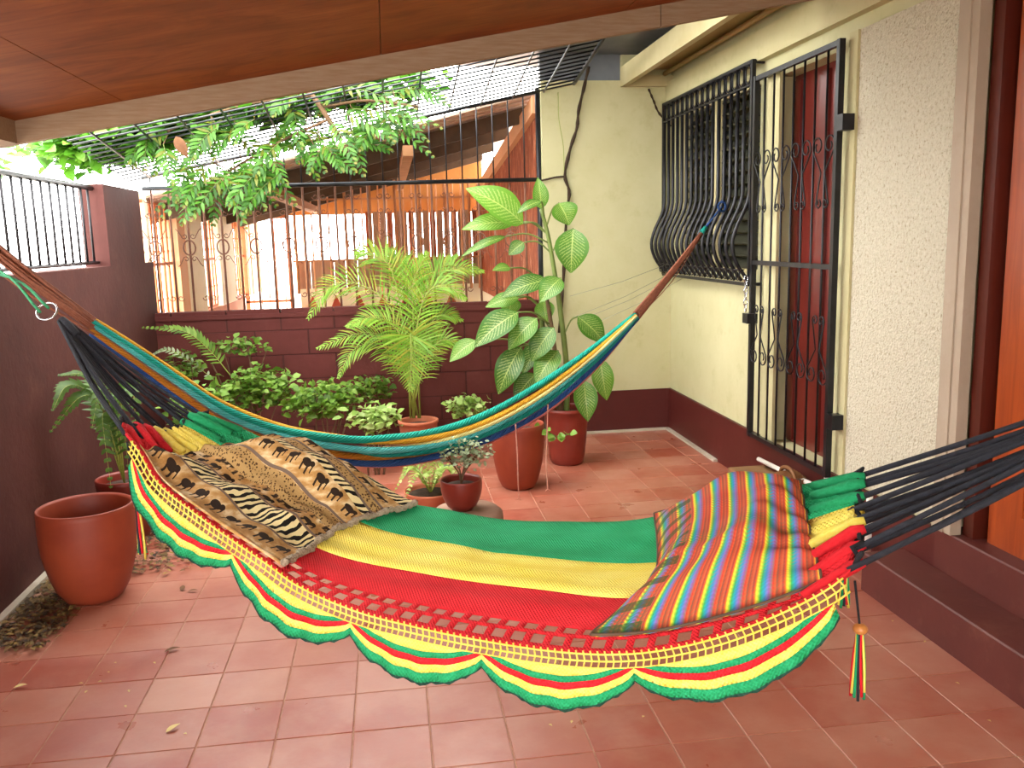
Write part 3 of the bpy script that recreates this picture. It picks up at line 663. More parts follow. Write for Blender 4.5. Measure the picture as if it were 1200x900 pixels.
# big dumb cane in the corner
P0 = at(668, 546, 2, 0); DY = float(P0[1])+.1
cx = float(P0[0]); dc = thing('potted_dumb_cane', 'tall dumb cane with big cream-flecked leaves in the corner by the white wall', 'plant', (cx, DY, 0))
pot(MB(), (cx, DY, 0), .40, .155, .115, rim=.006).build('pot', 'terra_glossy', dc)
soil((cx, DY, 0), .138, .36).build('soil', 'soil', dc)
def dp(x, y, dy=0): return at(x, y, 1, DY+dy)
stems = [smoothline([(cx, DY, .34), dp(664, 430), dp(656, 360), dp(650, 320), dp(642, 275), dp(634, 245)], 20), smoothline([(cx-.04, DY, .34), dp(655, 455), dp(648, 395), dp(640, 345)], 16), smoothline([(cx-.02, DY+.05, .34), dp(640, 440, .1), dp(635, 380, .1), dp(634, 330, .1)], 14)]
for k, s_ in enumerate(stems): MB().tube(s_, [.022*(1-.45*i/len(s_)) for i in range(len(s_))], 8).build('stem', 'bark' if k == 1 else 'stem', dc)
LV = [(613, 262, 546, 221, 19, 0), (603, 261, 541, 269, 11, .03), (634, 245, 630, 208, 9, .05), (634, 236, 606, 250, 6, -.08), (655, 238, 667, 264, 15, -.1), (672, 268, 669, 320, 18, -.12),
      (657, 326, 633, 354, 13, -.14), (593, 277, 540, 301, 5, 0), (614, 284, 596, 299, 8, 0), (598, 314, 577, 317, 6, .05), (642, 328, 587, 349, 12, -.05), (608, 349, 569, 360, 9, 0),
      (607, 366, 556, 407, 16, -.1), (629, 373, 596, 410, 14, -.12), (649, 384, 623, 424, 14, -.16), (654, 411, 628, 450, 14, -.16), (558, 399, 527, 424, 10, -.05), (611, 406, 584, 462, 15, -.1),
      (628, 438, 603, 470, 13, -.05), (677, 371, 708, 402, 14, -.1), (703, 420, 711, 469, 12, -.08), (684, 446, 689, 494, 13, -.12), (637, 352, 641, 378, 11, .05), (600, 348, 597, 369, 12, .05), (640, 395, 612, 440, 12, .1), (650, 440, 640, 478, 12, .02)]
for k, (x0, y0, x1, y1, wp, dy) in enumerate(LV):
    a = dp(x0, y0, dy); b = dp(x1, y1, dy-.06+.03*(k % 3))
    m = MB(); view = nz(CAM-a); nrm = nz(view+R3((random.uniform(-.3, .3), 0, .6)))
    wd = wp*6.3/1030*1.05
    blade(m, a, b, wd, nrm, .10, .22, 10, 6); lf = m.build('leaf', 'cane', dc)
    best = min((np.linalg.norm(q-(a+R3((0, 0, -.12)))), i, j) for i, s_ in enumerate(stems) for j, q in enumerate(s_) if j > 2)
    q = stems[best[1]][best[2]]; MB().tube(smoothline([q, (q+a)/2+R3((0, 0, .04)), a], 8), .006, 5).build('petiole', 'stem', dc)
# areca palm in a terracotta pot
PP = at(490, 492, 1, 6.3); px_, py_ = float(PP[0]), 6.3
pl = thing('potted_palm', 'bushy areca palm with arching fronds in a terracotta pot before the block wall', 'plant', (px_, py_, 0))
pot(MB(), (px_, py_, 0), .30, .14, .10, rim=.008).build('pot', 'terra_plain', pl); soil((px_, py_, 0), .122, .265).build('soil', 'soil', pl)
def pp(x, y, dy=0): return at(x, y, 1, py_+dy)
c0 = (486, 470)
FR = [([(463, 330), (440, 300), (418, 297)], .05, .20), ([(500, 350), (530, 315), (565, 318)], .05, .20), ([(462, 370), (425, 335), (388, 335), (362, 372)], 0, .22), ([(465, 405), (425, 390), (373, 408)], -.05, .18),
      ([(468, 425), (440, 402), (412, 412), (397, 442)], -.1, .16), ([(484, 410), (481, 392), (482, 420), (481, 456)], -.3, .26), ([(495, 370), (510, 320), (535, 300)], .1, .18), ([(495, 400), (515, 370), (541, 375)], 0, .16),
      ([(484, 370), (485, 330), (500, 297)], 0, .2), ([(470, 395), (440, 372), (407, 382)], -.1, .16), ([(478, 350), (468, 315), (452, 292)], .1, .2), ([(500, 420), (520, 398), (545, 410)], -.1, .14), ([(488, 390), (500, 345), (522, 335), (545, 350)], -.12, .2)]
for pts, dy, L in FR:
    n = len(pts); L *= 1.15; P = [pp(*c0)]+[pp(x, y, dy*(i+1)/n) for i, (x, y) in enumerate(pts)]
    face = dy == -.3
    frond(pl, P, 34, L, .0055, 'palm', 80 if face else 62, .10 if face else .22, .006, nz(R3((0, -1, .25))) if face else nz(R3((0, -.8, .8))), rmat='rachis')
for k in range(6): MB().tube([pp(486+random.uniform(-8, 8), 490), pp(484+random.uniform(-8, 8), 440), pp(480+random.uniform(-14, 14), 395)], .007, 5).build('stem', 'rachis', pl)
# glazed red pot with a trailing sprig
c = at(610, 577, 2, 0); rx, ry = float(c[0])+.01, float(c[1])+.14
rp = thing('potted_creeper', 'large red glazed pot with a small trailing creeper on the tiles', 'plant', (rx, ry, 0))
pot(MB(), (rx, ry, 0), .415, .172, .11, rim=.0, bulge=.012).build('pot', 'terra', rp); soil((rx, ry, 0), .152, .37).build('soil', 'soil', rp)
sp = smoothline([(rx+.05, ry, .37), at(632, 500, 1, ry), at(642, 506, 1, ry-.1), at(655, 512, 1, ry-.1), at(668, 508, 1, ry-.1)], 14)
MB().tube(sp, .004, 5).build('stem', 'stem', rp)
for k in range(3, 15, 1):
    m = MB(); p = sp[k]; d = R3((random.uniform(-1, 1), -.5, random.uniform(-.9, .3))); blade(m, p, p+nz(d)*.055, .026, (0, -.7, .7), .05, .2, 5, 3); m.build('leaf', 'shrub', rp)
# small bowl pot on a pedestal
c = R3((float(at(547, 600, 1, 4.6)[0]), 4.6, 0)); bx, by = c[0], c[1]
o = MB().lathe([(.165, 0), (.19, .03), (.20, .09), (.195, .12), (.17, .142), (.06, .148)], (bx, by, 0), 32).build('stone_pedestal', 'stone'); tag(o, 'low round brown stone pedestal under the small red pot', 'pedestal')
sb = thing('potted_seedling', 'small shiny red bowl pot with a silvery sprig on the round pedestal', 'plant', (bx, by, .149))
sbx = float(at(541, 580, 1, by-.02)[0]); pot(MB(), (sbx, by-.02, .149), .165, .112, .062, .01, bulge=.012).build('pot', 'terra_glossy', sb); soil((sbx, by-.02, .149), .095, .135).build('soil', 'soil', sb)
for k in range(7):
    a = k*.9; e = R3((sbx+.10*math.cos(a), by-.02+.07*math.sin(a), .45+.06*math.sin(k*2.3))); P = smoothline([(sbx, by-.02, .29), (sbx+.02*math.cos(a), by-.02, .36), e], 8)
    MB().tube(P, .004 if k else .008, 5).build('stem', 'bark', sb)
m = MB(); foliage(m, (sbx+.02, by-.03, .46), (.19, .11, .11), 330, .03, .3); stuff(m.build('foliage', 'grey_leaf', sb))
# fern in the low saucer behind the pedestal
fx, fy = float(at(505, 585, 1, 5.15)[0]), 5.15
fe = thing('potted_fern', 'light green fern in a low brown dish beside the pedestal', 'plant', (fx, fy, 0))
pot(MB(), (fx, fy, 0), .10, .16, .12, .012).build('pot', 'terra_plain', fe); soil((fx, fy, 0), .145, .08).build('soil', 'soil', fe)
for k in range(13):
    a = k*2*PI/13+.2; r = random.uniform(.16, .26); frond(fe, [(fx, fy, .08), (fx+r*.5*math.cos(a), fy+r*.5*math.sin(a), .22+.05*random.random()), (fx+r*math.cos(a), fy+r*math.sin(a), .10+.16*random.random())], 14, .055, .008, 'fern_bright', 70, .05, .003)
# big terracotta tub by the left wall
c = at(108, 713, 2, 0); lx, ly = float(c[0])-.035, float(c[1])+.15
tb = thing('flower_tub', 'big empty terracotta tub standing by the maroon wall', 'pot', (lx, ly, 0))
pot(MB(), (lx, ly, 0), .435, .205, .13, .016, rim=.0, bulge=.022, n=48).build('pot', 'terra', tb); soil((lx, ly, 0), .165, .20).build('soil', 'soil', tb)
# fern in the shade by the left wall
sx_, sy_ = -1.5, 4.95
sf = thing('shade_fern', 'dark long-leaved fern in a pot in the shade by the maroon wall', 'plant', (sx_, sy_, 0))
pot(MB(), (sx_, sy_, 0), .34, .15, .11).build('pot', 'terra_glossy', sf); soil((sx_, sy_, 0), .13, .3).build('soil', 'soil', sf)
for pts in ([(110, 470), (80, 452), (62, 480)], [(120, 465), (100, 440), (70, 440)], [(130, 480), (118, 455), (108, 500)], [(135, 490), (140, 460), (150, 545)], [(140, 480), (155, 455), (160, 520)], [(128, 500), (120, 490), (130, 570)], [(120, 480), (95, 465), (60, 505)]):
    frond(sf, [(sx_, sy_, .3)]+[R3((max(q[0], XL+.06), q[1], q[2])) for q in (at(x, y, 1, 4.75-.15*i) for i, (x, y) in enumerate(pts))], 22, .085, .011, 'fern', 65, .12, .004, (0, -.6, .8))
# shrubs of the planting strip before the block wall
def shrub(label, px, py, Y, rad, n, sz, wd, matl, nst=5, group='leafy shrubs before the block wall'):
    c = at(px, py, 1, Y); t_ = thing('leafy_shrub', label, 'shrub', (float(c[0]), Y, 0), group)
    for k in range(nst):
        e = c+R3((random.uniform(-1, 1)*rad[0]*.8, random.uniform(-.5, .5)*rad[1], random.uniform(-.2, .8)*rad[2])); b = R3((c[0]+random.uniform(-.06, .06), Y, 0))
        MB().tube(smoothline([b, (b+e)/2+R3((random.uniform(-.05, .05), 0, .05)), e], 8), [.008-.005*i/8 for i in range(9)], 5).build('stem', 'bark', t_)
    m = MB(); foliage(m, c, rad, n, sz, wd); stuff(m.build('foliage', matl, t_)); return t_
shrub('sprawling green shrub with small leaves below the left part of the block wall', 300, 455, 6.4, (.38, .22, .20), 520, .062, .34, 'shrub', 9)
shrub('dense low green shrub between the sprawling shrub and the palm pot', 378, 468, 6.25, (.36, .22, .16), 520, .062, .34, 'shrub', 8)
shrub('pale-leaved low shrub in front of the palm pot', 438, 490, 5.95, (.22, .16, .12), 230, .075, .26, 'shrub_pale', 6)
shrub('small-leaved shrub against the wall behind the palm pot', 435, 455, 6.58, (.22, .12, .12), 190, .055, .4, 'shrub', 5)
shrub('round-leaved pale creeper between palm pot and dumb cane', 545, 476, 6.25, (.21, .12, .10), 190, .05, .5, 'shrub_pale', 5)
shrub('thin twiggy shrub at the corner of the maroon walls', 215, 430, 6.55, (.18, .1, .16), 110, .06, .3, 'shrub', 6)
shrub('loose shrub with a bare upright twig near the wall corner', 282, 405, 6.62, (.26, .1, .09), 95, .06, .34, 'shrub', 5)
shrub('dark low shrub behind the animal print blanket', 235, 478, 5.7, (.26, .25, .18), 260, .06, .34, 'shrub', 5)
# arching trailing plant by the wall corner
ar = thing('arching_fern', 'arching fern-like spray against the corner of the block wall', 'plant', (-1.3, 6.5, 0))
MB().tube(smoothline([(-1.2, 6.55, 0), at(262, 460, 1, 6.55), at(248, 425, 1, 6.55)], 8), .006, 5).build('stem', 'bark', ar)
frond(ar, [at(270, 440, 1, 6.55), at(245, 410, 1, 6.55), at(215, 388, 1, 6.5), at(168, 384, 1, 6.5)], 22, .09, .013, 'shrub', 65, .1, .004, (0, -.6, .8))
frond(ar, [at(262, 455, 1, 6.55), at(225, 425, 1, 6.5), at(195, 410, 1, 6.5), at(175, 418, 1, 6.5)], 16, .05, .01, 'grey_leaf', 65, .1, .003, (0, -.6, .8))

# ------------------------------------------------------------------ overhanging branch through the grille
ob = thing('overhanging_branch', 'leafy branch with feathery green leaves hanging through the overhead grille', 'branch', (-.5, 6.1, 2.6))
BR = [smoothline([at(330, 80, 1, 5.9), at(366, 112, 1, 6.0), at(385, 140, 1, 6.0), at(400, 165, 1, 6.05)], 10), smoothline([at(385, 140, 1, 6.0), at(330, 165, 1, 6.1), at(270, 200, 1, 6.2), at(235, 225, 1, 6.25)], 12), smoothline([at(366, 112, 1, 6.0), at(300, 120, 1, 6.0), at(230, 140, 1, 6.05), at(170, 165, 1, 6.1)], 12), smoothline([at(380, 125, 1, 6.0), at(430, 118, 1, 6.0), at(490, 125, 1, 6.05)], 10)]
for k, b in enumerate(BR): MB().tube(b, [.018 if k == 0 else .009]*len(b), 6).build('stem', 'bark', ob)
FX = [(385, 140, 415, 190), (395, 130, 460, 165), (400, 110, 470, 120), (430, 120, 515, 150), (440, 130, 500, 165), (380, 150, 350, 190), (400, 160, 445, 172), (340, 155, 380, 200), (330, 165, 300, 205), (320, 150, 350, 175), (300, 165, 335, 215),
      (290, 185, 320, 225), (280, 190, 310, 245), (265, 200, 285, 255), (255, 205, 250, 262), (245, 215, 225, 250), (275, 205, 330, 215), (250, 190, 215, 240), (225, 190, 205, 235), (235, 160, 195, 200), (210, 160, 180, 205), (200, 150, 165, 180), (180, 160, 150, 190),
      (260, 140, 225, 175), (300, 130, 265, 165), (320, 120, 285, 150), (420, 100, 380, 120), (460, 105, 520, 115), (350, 110, 320, 135), (280, 150, 250, 185), (310, 205, 290, 250), (300, 195, 270, 225), (360, 130, 330, 160), (430, 140, 420, 180), (470, 130, 480, 160), (375, 165, 400, 200)]
allb = [q for b in BR for q in b]
FX += [(x0+random.uniform(-28, 28), y0+random.uniform(-14, 10), x1+random.uniform(-28, 28), y1+random.uniform(-8, 18)) for (x0, y0, x1, y1) in FX]
for k, (x0, y0, x1, y1) in enumerate(FX):
    Y = 5.95+.35*random.random(); a = at(x0, y0, 1, Y); b = at(x1, y1, 1, Y-.1); mid = (a+b)/2+R3((0, 0, .03))
    near = min(allb, key=lambda q: np.linalg.norm(q-a)); MB().tube([near, a], .0035, 4).build('twig', 'bark', ob)
    frond(ob, [a, mid, b], 10, .10, .0115, 'pinnate', 62, .15, .003, nz(R3((random.uniform(-.5, .5), -.8, .6))), tipshort=.8, rmat='stem', oval=True)
m = MB(); blade(m, at(206, 160, 1, 5.9), at(220, 185, 1, 5.9), .035, (0, -1, .2), .1, .3); m.build('seed_pod', 'fallen', ob)
ca = thing('climbing_tree_crown', 'sunlit green tree crown resting above the overhead grille', 'tree', (-.9, 6.2, 2.4))
for k in range(5): MB().tube(smoothline([(-.3, 6.9, 3.4), (-.6-.2*k, 6.3, 3.1-.05*k), (-.6-.25*k, 5.9, 2.95-.08*k)], 8), .014, 5).build('branch', 'bark', ca)
m = MB()
for (x, y, rx_, n) in ((-2.0, 6.5, .4, 500), (-1.75, 6.35, .45, 900), (-1.3, 6.35, .45, 700), (-.8, 6.35, .45, 600), (-.3, 6.4, .45, 450), (.15, 6.45, .35, 160)):
    foliage(m, (x, y, zm(x, y)+.17), (rx_, .48, .16), int(n*1.4), .10, .36)
stuff(m.build('foliage', 'crown', ca))
def tree(label, x, y, h, r, n, sz):
    t_ = thing('street_tree', label, 'tree', (x, y, -.13)); MB().tube([(x, y, -.13), (x+.1, y, h*.5), (x, y, h*.9)], [.16, .12, .05], 8).build('trunk', 'bark', t_)
    m = MB(); foliage(m, (x, y, h), (r, r, r*.75), n, sz, .4); stuff(m.build('foliage', 'crown', t_))
tree('hazy tree in the street beyond the side railing', -6.5, 13.5, 3.4, 1.9, 900, .26)
tree('pale tree farther down the street behind the railing', -11.5, 15, 3.6, 2.0, 700, .3)

# ------------------------------------------------------------------ wall vine and strings
v1 = thing('dry_vine', 'dark dry vine stem climbing the white corner wall beside the black post', 'vine', (1.4, YB, .4))
YV = YB-.03
MB().tube(smoothline([at(x, y, 1, YV) for x, y in ((690, 78), (685, 100), (678, 130), (676, 150), (668, 175), (662, 205), (667, 225), (664, 250), (662, 290), (660, 330), (655, 390))], 44), [.012+.003*math.sin(i*1.7) for i in range(45)], 6).build('stem', 'dry_vine', v1)
MB().tube(smoothline([at(x, y, 1, YV) for x, y in ((662, 207), (650, 208), (634, 212))], 10), .008, 5).build('stem', 'dry_vine', v1)
o = MB().tube(smoothline([at(x, y, 1, YV) for x, y in ((654, 108), (655, 140), (660, 170), (661, 200))], 16), .0025, 4).build('dry_tendril', 'rachis'); tag(o, 'thin pale dry tendril hanging on the white corner wall', 'vine')
o = MB().tube(smoothline([at(x, y, 1, YV) for x, y in ((760, 104), (766, 118), (772, 132), (786, 148))], 20), [.008+.002*math.sin(i*1.9) for i in range(21)], 6).build('dry_stub', 'dry_vine'); tag(o, 'short dark vine stub below the soffit near the window grille', 'vine')
for k, (x0, y0, x1, y1) in enumerate(((668, 347, 786, 308), (672, 372, 790, 318), (678, 376, 795, 322), (700, 378, 800, 326))):
    a = at(x0, y0, 1, 6.2); b = at(x1, y1, 0, XR-.12)
    o = MB().tube([a, (a+b)/2+R3((0, 0, -.02)), b], .0018, 4).build('thin_string', 'string'); tag(o, 'thin grey string stretched from the dumb cane to the window grille', 'string', 'strings by the window')

# ------------------------------------------------------------------ front hammock
HA = np.array([-.77, 3.07]); HB = np.array([1.145, 2.02]); HX = (HB-HA)/np.linalg.norm(HB-HA); HN = np.array([-HX[1], HX[0]]); HL = float(np.linalg.norm(HB-HA))
ZC = [([0, .29, .386, .477, .568, .706, .931, 1.0], [.962, .665, .632, .613, .624, .669, .852, .913]),
      ([0, .12, .314, .478, .522, .758, .941, 1.0], [.965, .83, .648, .609, .600, .634, .804, .868]),
      ([0, .12, .301, .472, .622, .767, .958, 1.0], [.965, .83, .660, .624, .620, .632, .778, .839]),
      ([0, .06, .1, .188, .302, .354, .439, .515, .588, .706, .784, .858, .931, .983, 1.02], [1.02, .97, .89, .812, .715, .665, .622, .605, .593, .583, .596, .638, .702, .762, .83])]
OFF = [(.2, .42), (.07, .14), (-.07, -.14), (-.2, -.42)]
def S(u, w_):
    """point of the hammock bed: u along it, w_ across it from the far edge (0) to the near one (1)"""
    bl = max(0., math.sin(PI*min(1, max(0, u))))**.6
    x = min(max(w_, 0), 1)*3; i = min(int(x), 2); q = x-i
    of = [a+(b-a)*bl for a, b in OFF]; zz = [interp(u, *z_) for z_ in ZC]
    off = of[i]+(of[i+1]-of[i])*q
    ez = [2*zz[0]-zz[1]]+zz+[2*zz[3]-zz[2]]; a, b, c_, d = ez[i:i+4]
    z = .5*(2*b+(c_-a)*q+(2*a-5*b+4*c_-d)*q*q+(-a+3*b-3*c_+d)*q**3)
    e = max(0, 1-min(u, 1-u)/.16)**1.5
    z += e*.016*math.sin(w_*46)+.003*math.sin(w_*40+u*3)+.007*math.exp(-((w_-.47-.06*u)/.02)**2)+.006*math.exp(-((w_-.62)/.018)**2)
    p = HA+HX*HL*u+HN*off
    return R3((p[0], p[1], z))
hm = thing('striped_hammock', 'green, yellow and red crocheted hammock with scalloped edging hung across the porch', 'hammock', (.2, 2.5, .6))
NU = 128
def bed(w0, w1, nw, matl, holes=False):
    m = MB(); us = [i/NU for i in range(NU+1)]; ws = [w0+(w1-w0)*j/nw for j in range(nw+1)]
    vs = [S(u, w_) for u in us for w_ in ws]; uv = [(u*.9, w_) for u in us for w_ in ws]; b = nw+1; fs = []
    for i in range(NU):
        for j in range(nw):
            if holes and 10 < i < NU-4:
                wm_ = (ws[j]+ws[j+1])/2
                if (.868 < wm_ < .915) and i % 3 != 0: continue
                if .927 < wm_ < .974 and (i+1) % 3 != 0: 
                    continue
            fs.append((i*b+j, (i+1)*b+j, (i+1)*b+j+1, i*b+j+1))
    m.add(vs, fs, uv); return solid(m.build('bed_stripe', matl, hm), .006)
bed(0, 1/3, 12, 'h_green')['label'] = 'green crocheted stripe'
bed(1/3, 2/3, 12, 'h_yellow')['label'] = 'yellow crocheted stripe'
bed(2/3, 1, 27, 'h_red', True)['label'] = 'red stripe with two rows of openings'
def E_(u, d):
    """below the near edge: d metres down the hanging edging"""
    p = S(u, 1.0); q = HN*(-.004-.10*d); g = (interp(min(1.01, u+.02), *ZC[3])-interp(max(0, u-.02), *ZC[3]))/(.04*HL); g = max(-1.2, min(.8, g))*.75
    k = 1/math.sqrt(1+g*g); return R3((p[0]+q[0]+HX[0]*g*k*d, p[1]+q[1]+HX[1]*g*k*d, p[2]-k*d+.002))
m = MB(); NN = 118
for d in (0, .017, .034): m.tube([E_(.045+.945*i/NN, d) for i in range(NN+1)], .0026, 5)
for i in range(NN): u = .045+.945*(i+.5)/NN; m.tube([E_(u, -.008), E_(u+.002, .017), E_(u, .036)], .0024, 4)
q = stuff(m.build('net_band', 'h_yellow', hm)); q['label'] = 'yellow crocheted net band'
SB = [.06, .255, .435, .605, .776, .975]; TB = (.006, .026, .022, .018, .016, .05)
for k in range(5):
    n = 28; top = None
    def rowd(i):
        a = math.sin(PI*i/n)**.72 if 0 < i < n else 0
        D = .034+.078*a; r = [D]; s_ = .68+.32*a
        for t_ in TB: r.append(max(0., r[-1]-t_*s_))
        r[-1] = 0; return r
    prev = None
    for b, (nm, mt) in enumerate((('edge_trim', 'h_dark'), ('scallop', 'h_green'), ('band', 'h_yellow'), ('band', 'h_red'), ('band', 'h_green'), ('band', 'h_yellow'))):
        G, UV = [], []
        for i in range(n+1):
            u = SB[k]+(SB[k+1]-SB[k])*i/n; r = rowd(i); row = []
            for e in (0, .5, 1):
                d = r[b]+(r[b+1]-r[b])*e
                p = E_(u, .034+d); wv = .006*math.sin(i*1.1)*d/.1; row.append(p+R3((HN[0]*wv, HN[1]*wv, (.003*math.sin(i*2.2) if b == 0 and e == 0 else 0))))
            G.append(row); UV.append([(u*.9, 2+r[b]*1.2), (u*.9, 2+(r[b]+r[b+1])*.6), (u*.9, 2+r[b+1]*1.2)])
        mm = MB().grid(G, UV)
        if nm == 'edge_trim': first = mm; continue
        if nm == 'scallop':
            sco = solid(mm.build('scallop', mt, hm), .005); solid(first.build('edge_trim', 'h_dark', sco), .006); continue
        solid(mm.build('band', mt, sco), .005)
# suspension cords, lacing, rings
RL = at(70, 373, 1, 3.36); RR = R3((1.83, 1.645, 1.33))
NC = 15
for side, ring_, ue in ((0, RL, .0), (1, RR, 1.0)):
    for i in range(NC):
        w_ = i/(NC-1); p = S(ue, w_); p = p+(HX[0]*(.0), HX[1]*0, 0) if False else p
        if side == 0 and w_ > .8: p = S(.02, w_)
        g = nz(ring_-p); e = ring_-g*.02+R3((HN[0], HN[1], 0))*(.5-w_)*.025
        mid = (p+e)/2+R3((0, 0, -.012-.01*(i % 3)))
        MB().tube(smoothline([p-g*.015, mid, e], 8), (.0074 if side else .0060), 6).build('cord', 'navy', hm)
    ln = [S(ue+(-.004 if side == 0 else .004)+.006*math.sin(k*2.1), k/40)+R3((0, 0, .014*math.sin(k*1.3)+.006)) for k in range(41)]
    MB().tube(ln, .0068, 6).build('lacing', 'black_cord', hm)
    MB().tube([ring_-nz(ring_-S(ue, .5))*.10, ring_-nz(ring_-S(ue, .5))*.05, ring_-nz(ring_-S(ue, .5))*.01], [.018, .021, .017], 8).build('binding', 'navy', hm)
    for k in range(9):   # gathered crochet loops beyond the lacing
        w_ = (k+.5)/9; a = S(ue, w_); d = nz(ring_-a); ma = 'h_green' if w_ < 1/3 else 'h_yellow' if w_ < 2/3 else 'h_red'
        MB().tube([S(abs(ue-.05), w_)+R3((0, 0, .008)), a+R3((0, 0, .006)), a+d*.03], [.012, .017, .011], 7).build('end_loop', ma, hm)
def ringmesh(c, r, a, b, rr, nm, mt): return MB().tube([R3(c)+R3(a)*r*math.cos(t_)+R3(b)*r*math.sin(t_) for t_ in np.linspace(0, 2*PI, 25)[:-1]], rr, 8, True).build(nm, mt, hm)
ringmesh(at(55, 365, 1, 3.36), .036, nz(RT), nz(UP*.8+FW*.4), .0036, 'ring', 'chrome')
ringmesh(RR+R3((.03, -.02, .01)), .036, nz((.8, -.5, .3)), (0, 0, 1), .0045, 'ring', 'chrome')
HK = R3((XL-.02, 3.72, 1.52))
for a, b in (((47, 366), (0, 318)), ((57, 361), (14, 326))):
    p = at(*a, 1, 3.36); q = at(*b, 1, 3.5); MB().tube(smoothline([p, q, HK+R3((0, .03*(a[0] > 50), .03))], 10), .0055, 6).build('rope', 'green_rope', hm)
MB().tube([RR+R3((.05, -.03, .01)), (XR, 1.42, 1.5)], .0065, 6).build('rope', 'green_rope', hm)
def tassel(top, bead, end, rb, name='tassel', nst=11):
    top, bead, end = map(R3, (top, bead, end)); tz = MB().tube([top, (top+bead)/2, bead], .003, 5).build(name, 'black_cord', hm)
    MB().lathe([(rb*math.sin(a)*1.0+.0005, -rb*.8*math.cos(a)) for a in np.linspace(0, PI, 9)], bead, 14).build('bead', 'bead', tz)
    L = bead[2]-end[2]; cols = ['h_red', 'h_yellow', 'h_green', 'navy']
    for k in range(nst):
        a = 2*PI*k/nst; r = rb*.6; b_ = bead+R3((r*.6*math.cos(a), r*.6*math.sin(a), -rb*.7))
        e = bead+R3((r*1.5*math.cos(a+.3), r*1.5*math.sin(a+.3), -L*random.uniform(.86, 1)))
        MB().tube(smoothline([b_, (b_+e)/2+R3((random.uniform(-.004, .004), 0, 0)), e], 6), .0036, 5).build('strand', cols[k % 4], tz)
c = S(1.0, 1.0); Yt = float(c[1])-.02
tassel(c+R3((0, -.01, -.03)), at(1008, 737, 1, Yt), at(1006, 820, 1, Yt), .017)
c = S(.03, 1.0); Yt = float(c[1])+.02
tassel(c+R3((0, 0, -.02)), at(162, 592, 1, Yt), at(164, 655, 1, Yt), .014)
c = S(.985, .8); Yt = float(c[1])+.04
tassel(c+R3((0, 0, -.03)), at(990, 668, 1, Yt), at(990, 712, 1, Yt), .014)

# ------------------------------------------------------------------ blanket and striped cushion lying in the hammock
def cloth(nu, nw, uf, wf, hf, base=.006):
    top, bot, UV = [], [], []
    for i in range(nu+1):
        rt, rb, ru = [], [], []
        for j in range(nw+1):
            a, b = i/nu, j/nw; p = S(uf(a, b), wf(a, b)); rt.append(p+R3((0, 0, hf(a, b)))); rb.append(p+R3((0, 0, base))); ru.append((a, b))
        top.append(rt); bot.append(rb); UV.append(ru)
    m = MB().grid(top, UV); n0 = len(m.v); m.grid([r[::-1] for r in bot], [r[::-1] for r in UV]); b = nw+1
    def T(i, j): return i*b+j
    def Bt(i, j): return n0+i*b+(nw-j)
    for i in range(nu):
        for j in (0, nw): m.f.append((T(i, j), Bt(i, j), Bt(i+1, j), T(i+1, j)) if j == nw else (T(i+1, j), Bt(i+1, j), Bt(i, j), T(i, j)))
    for j in range(nw):
        for i in (0, nu): m.f.append((T(i, j+1), Bt(i, j+1), Bt(i, j), T(i, j)) if i == nu else (T(i, j), Bt(i, j), Bt(i, j+1), T(i, j+1)))
    return m, top
def sm(x, a, b): q = min(1, max(0, (x-a)/(b-a))); return q*q*(3-2*q)
def bu(a, b): return .055+.04*(1-b)*sm(1-b, .3, 1)+(.265-.02*math.sin(b*PI)-.03*(1-b))*a
def bw(a, b): return .01+.955*b
def bh(a, b):
    edge = min(1, 6*min(a+.05, 1.02-a, b+.04, 1.02-b))
    return .014+edge*(.115*math.sin(PI*min(1, a*.9+.05))*(1-b)**.8*(.5+.5*math.sin(b*5+1))+.016*(math.sin(b*17+a*4)+1)+.010*math.sin(a*19+b*7)+.03*math.exp(-((b-.30)/.12)**2)*math.sin(PI*a))
m, tp = cloth(48, 64, bu, bw, bh)
bk = m.build('patterned_blanket', 'safari'); tag(bk, 'brown safari print blanket with zebra and animal bands lying in the hammock', 'blanket')
fr = [p for p in tp[-1]]
m = MB().tube([p+R3((.006, -.004, -.002)) for p in fr], [.010+.004*math.sin(i*2.7)+.002*math.sin(i*1.1) for i in range(len(fr))], 6); m.build('fringe', 'fringe', bk)
def cu(a, b): return .728+.06*math.sin(PI*b)*(1-a)*.35+.03*b*(1-a)+.205*a+.035*b*a*a-.035*(1-a)*math.exp(-((b-1)/.22)**2)
def cw(a, b): return .0+.93*b-.03*b*a
def ch(a, b):
    e = (1-abs(2*a-1)**3.2)*(1-abs(2*b-1)**3.0)
    return .012+.14*max(0, e)**.8*(1-.45*b)+.012*math.sin(a*14+b*9)*e+.05*math.exp(-((a-.55)/.3)**2)*math.exp(-((b)/.18)**2)-.03*math.exp(-((a-.86)/.1)**2)*math.exp(-((b-.6)/.2)**2)
m, tp = cloth(44, 40, cu, cw, ch)
pk = m.build('striped_cushion', 'plaid'); tag(pk, 'rainbow striped plaid cloth cushion lying in the hammock', 'cushion')
rim = [p for p in tp[0]]+[r[-1] for r in tp[1:]]+[p for p in tp[-1][::-1][1:]]+[r[0] for r in tp[::-1][1:-1]]
MB().tube(rim, .004, 5, True).build('piping', 'rafter', pk)

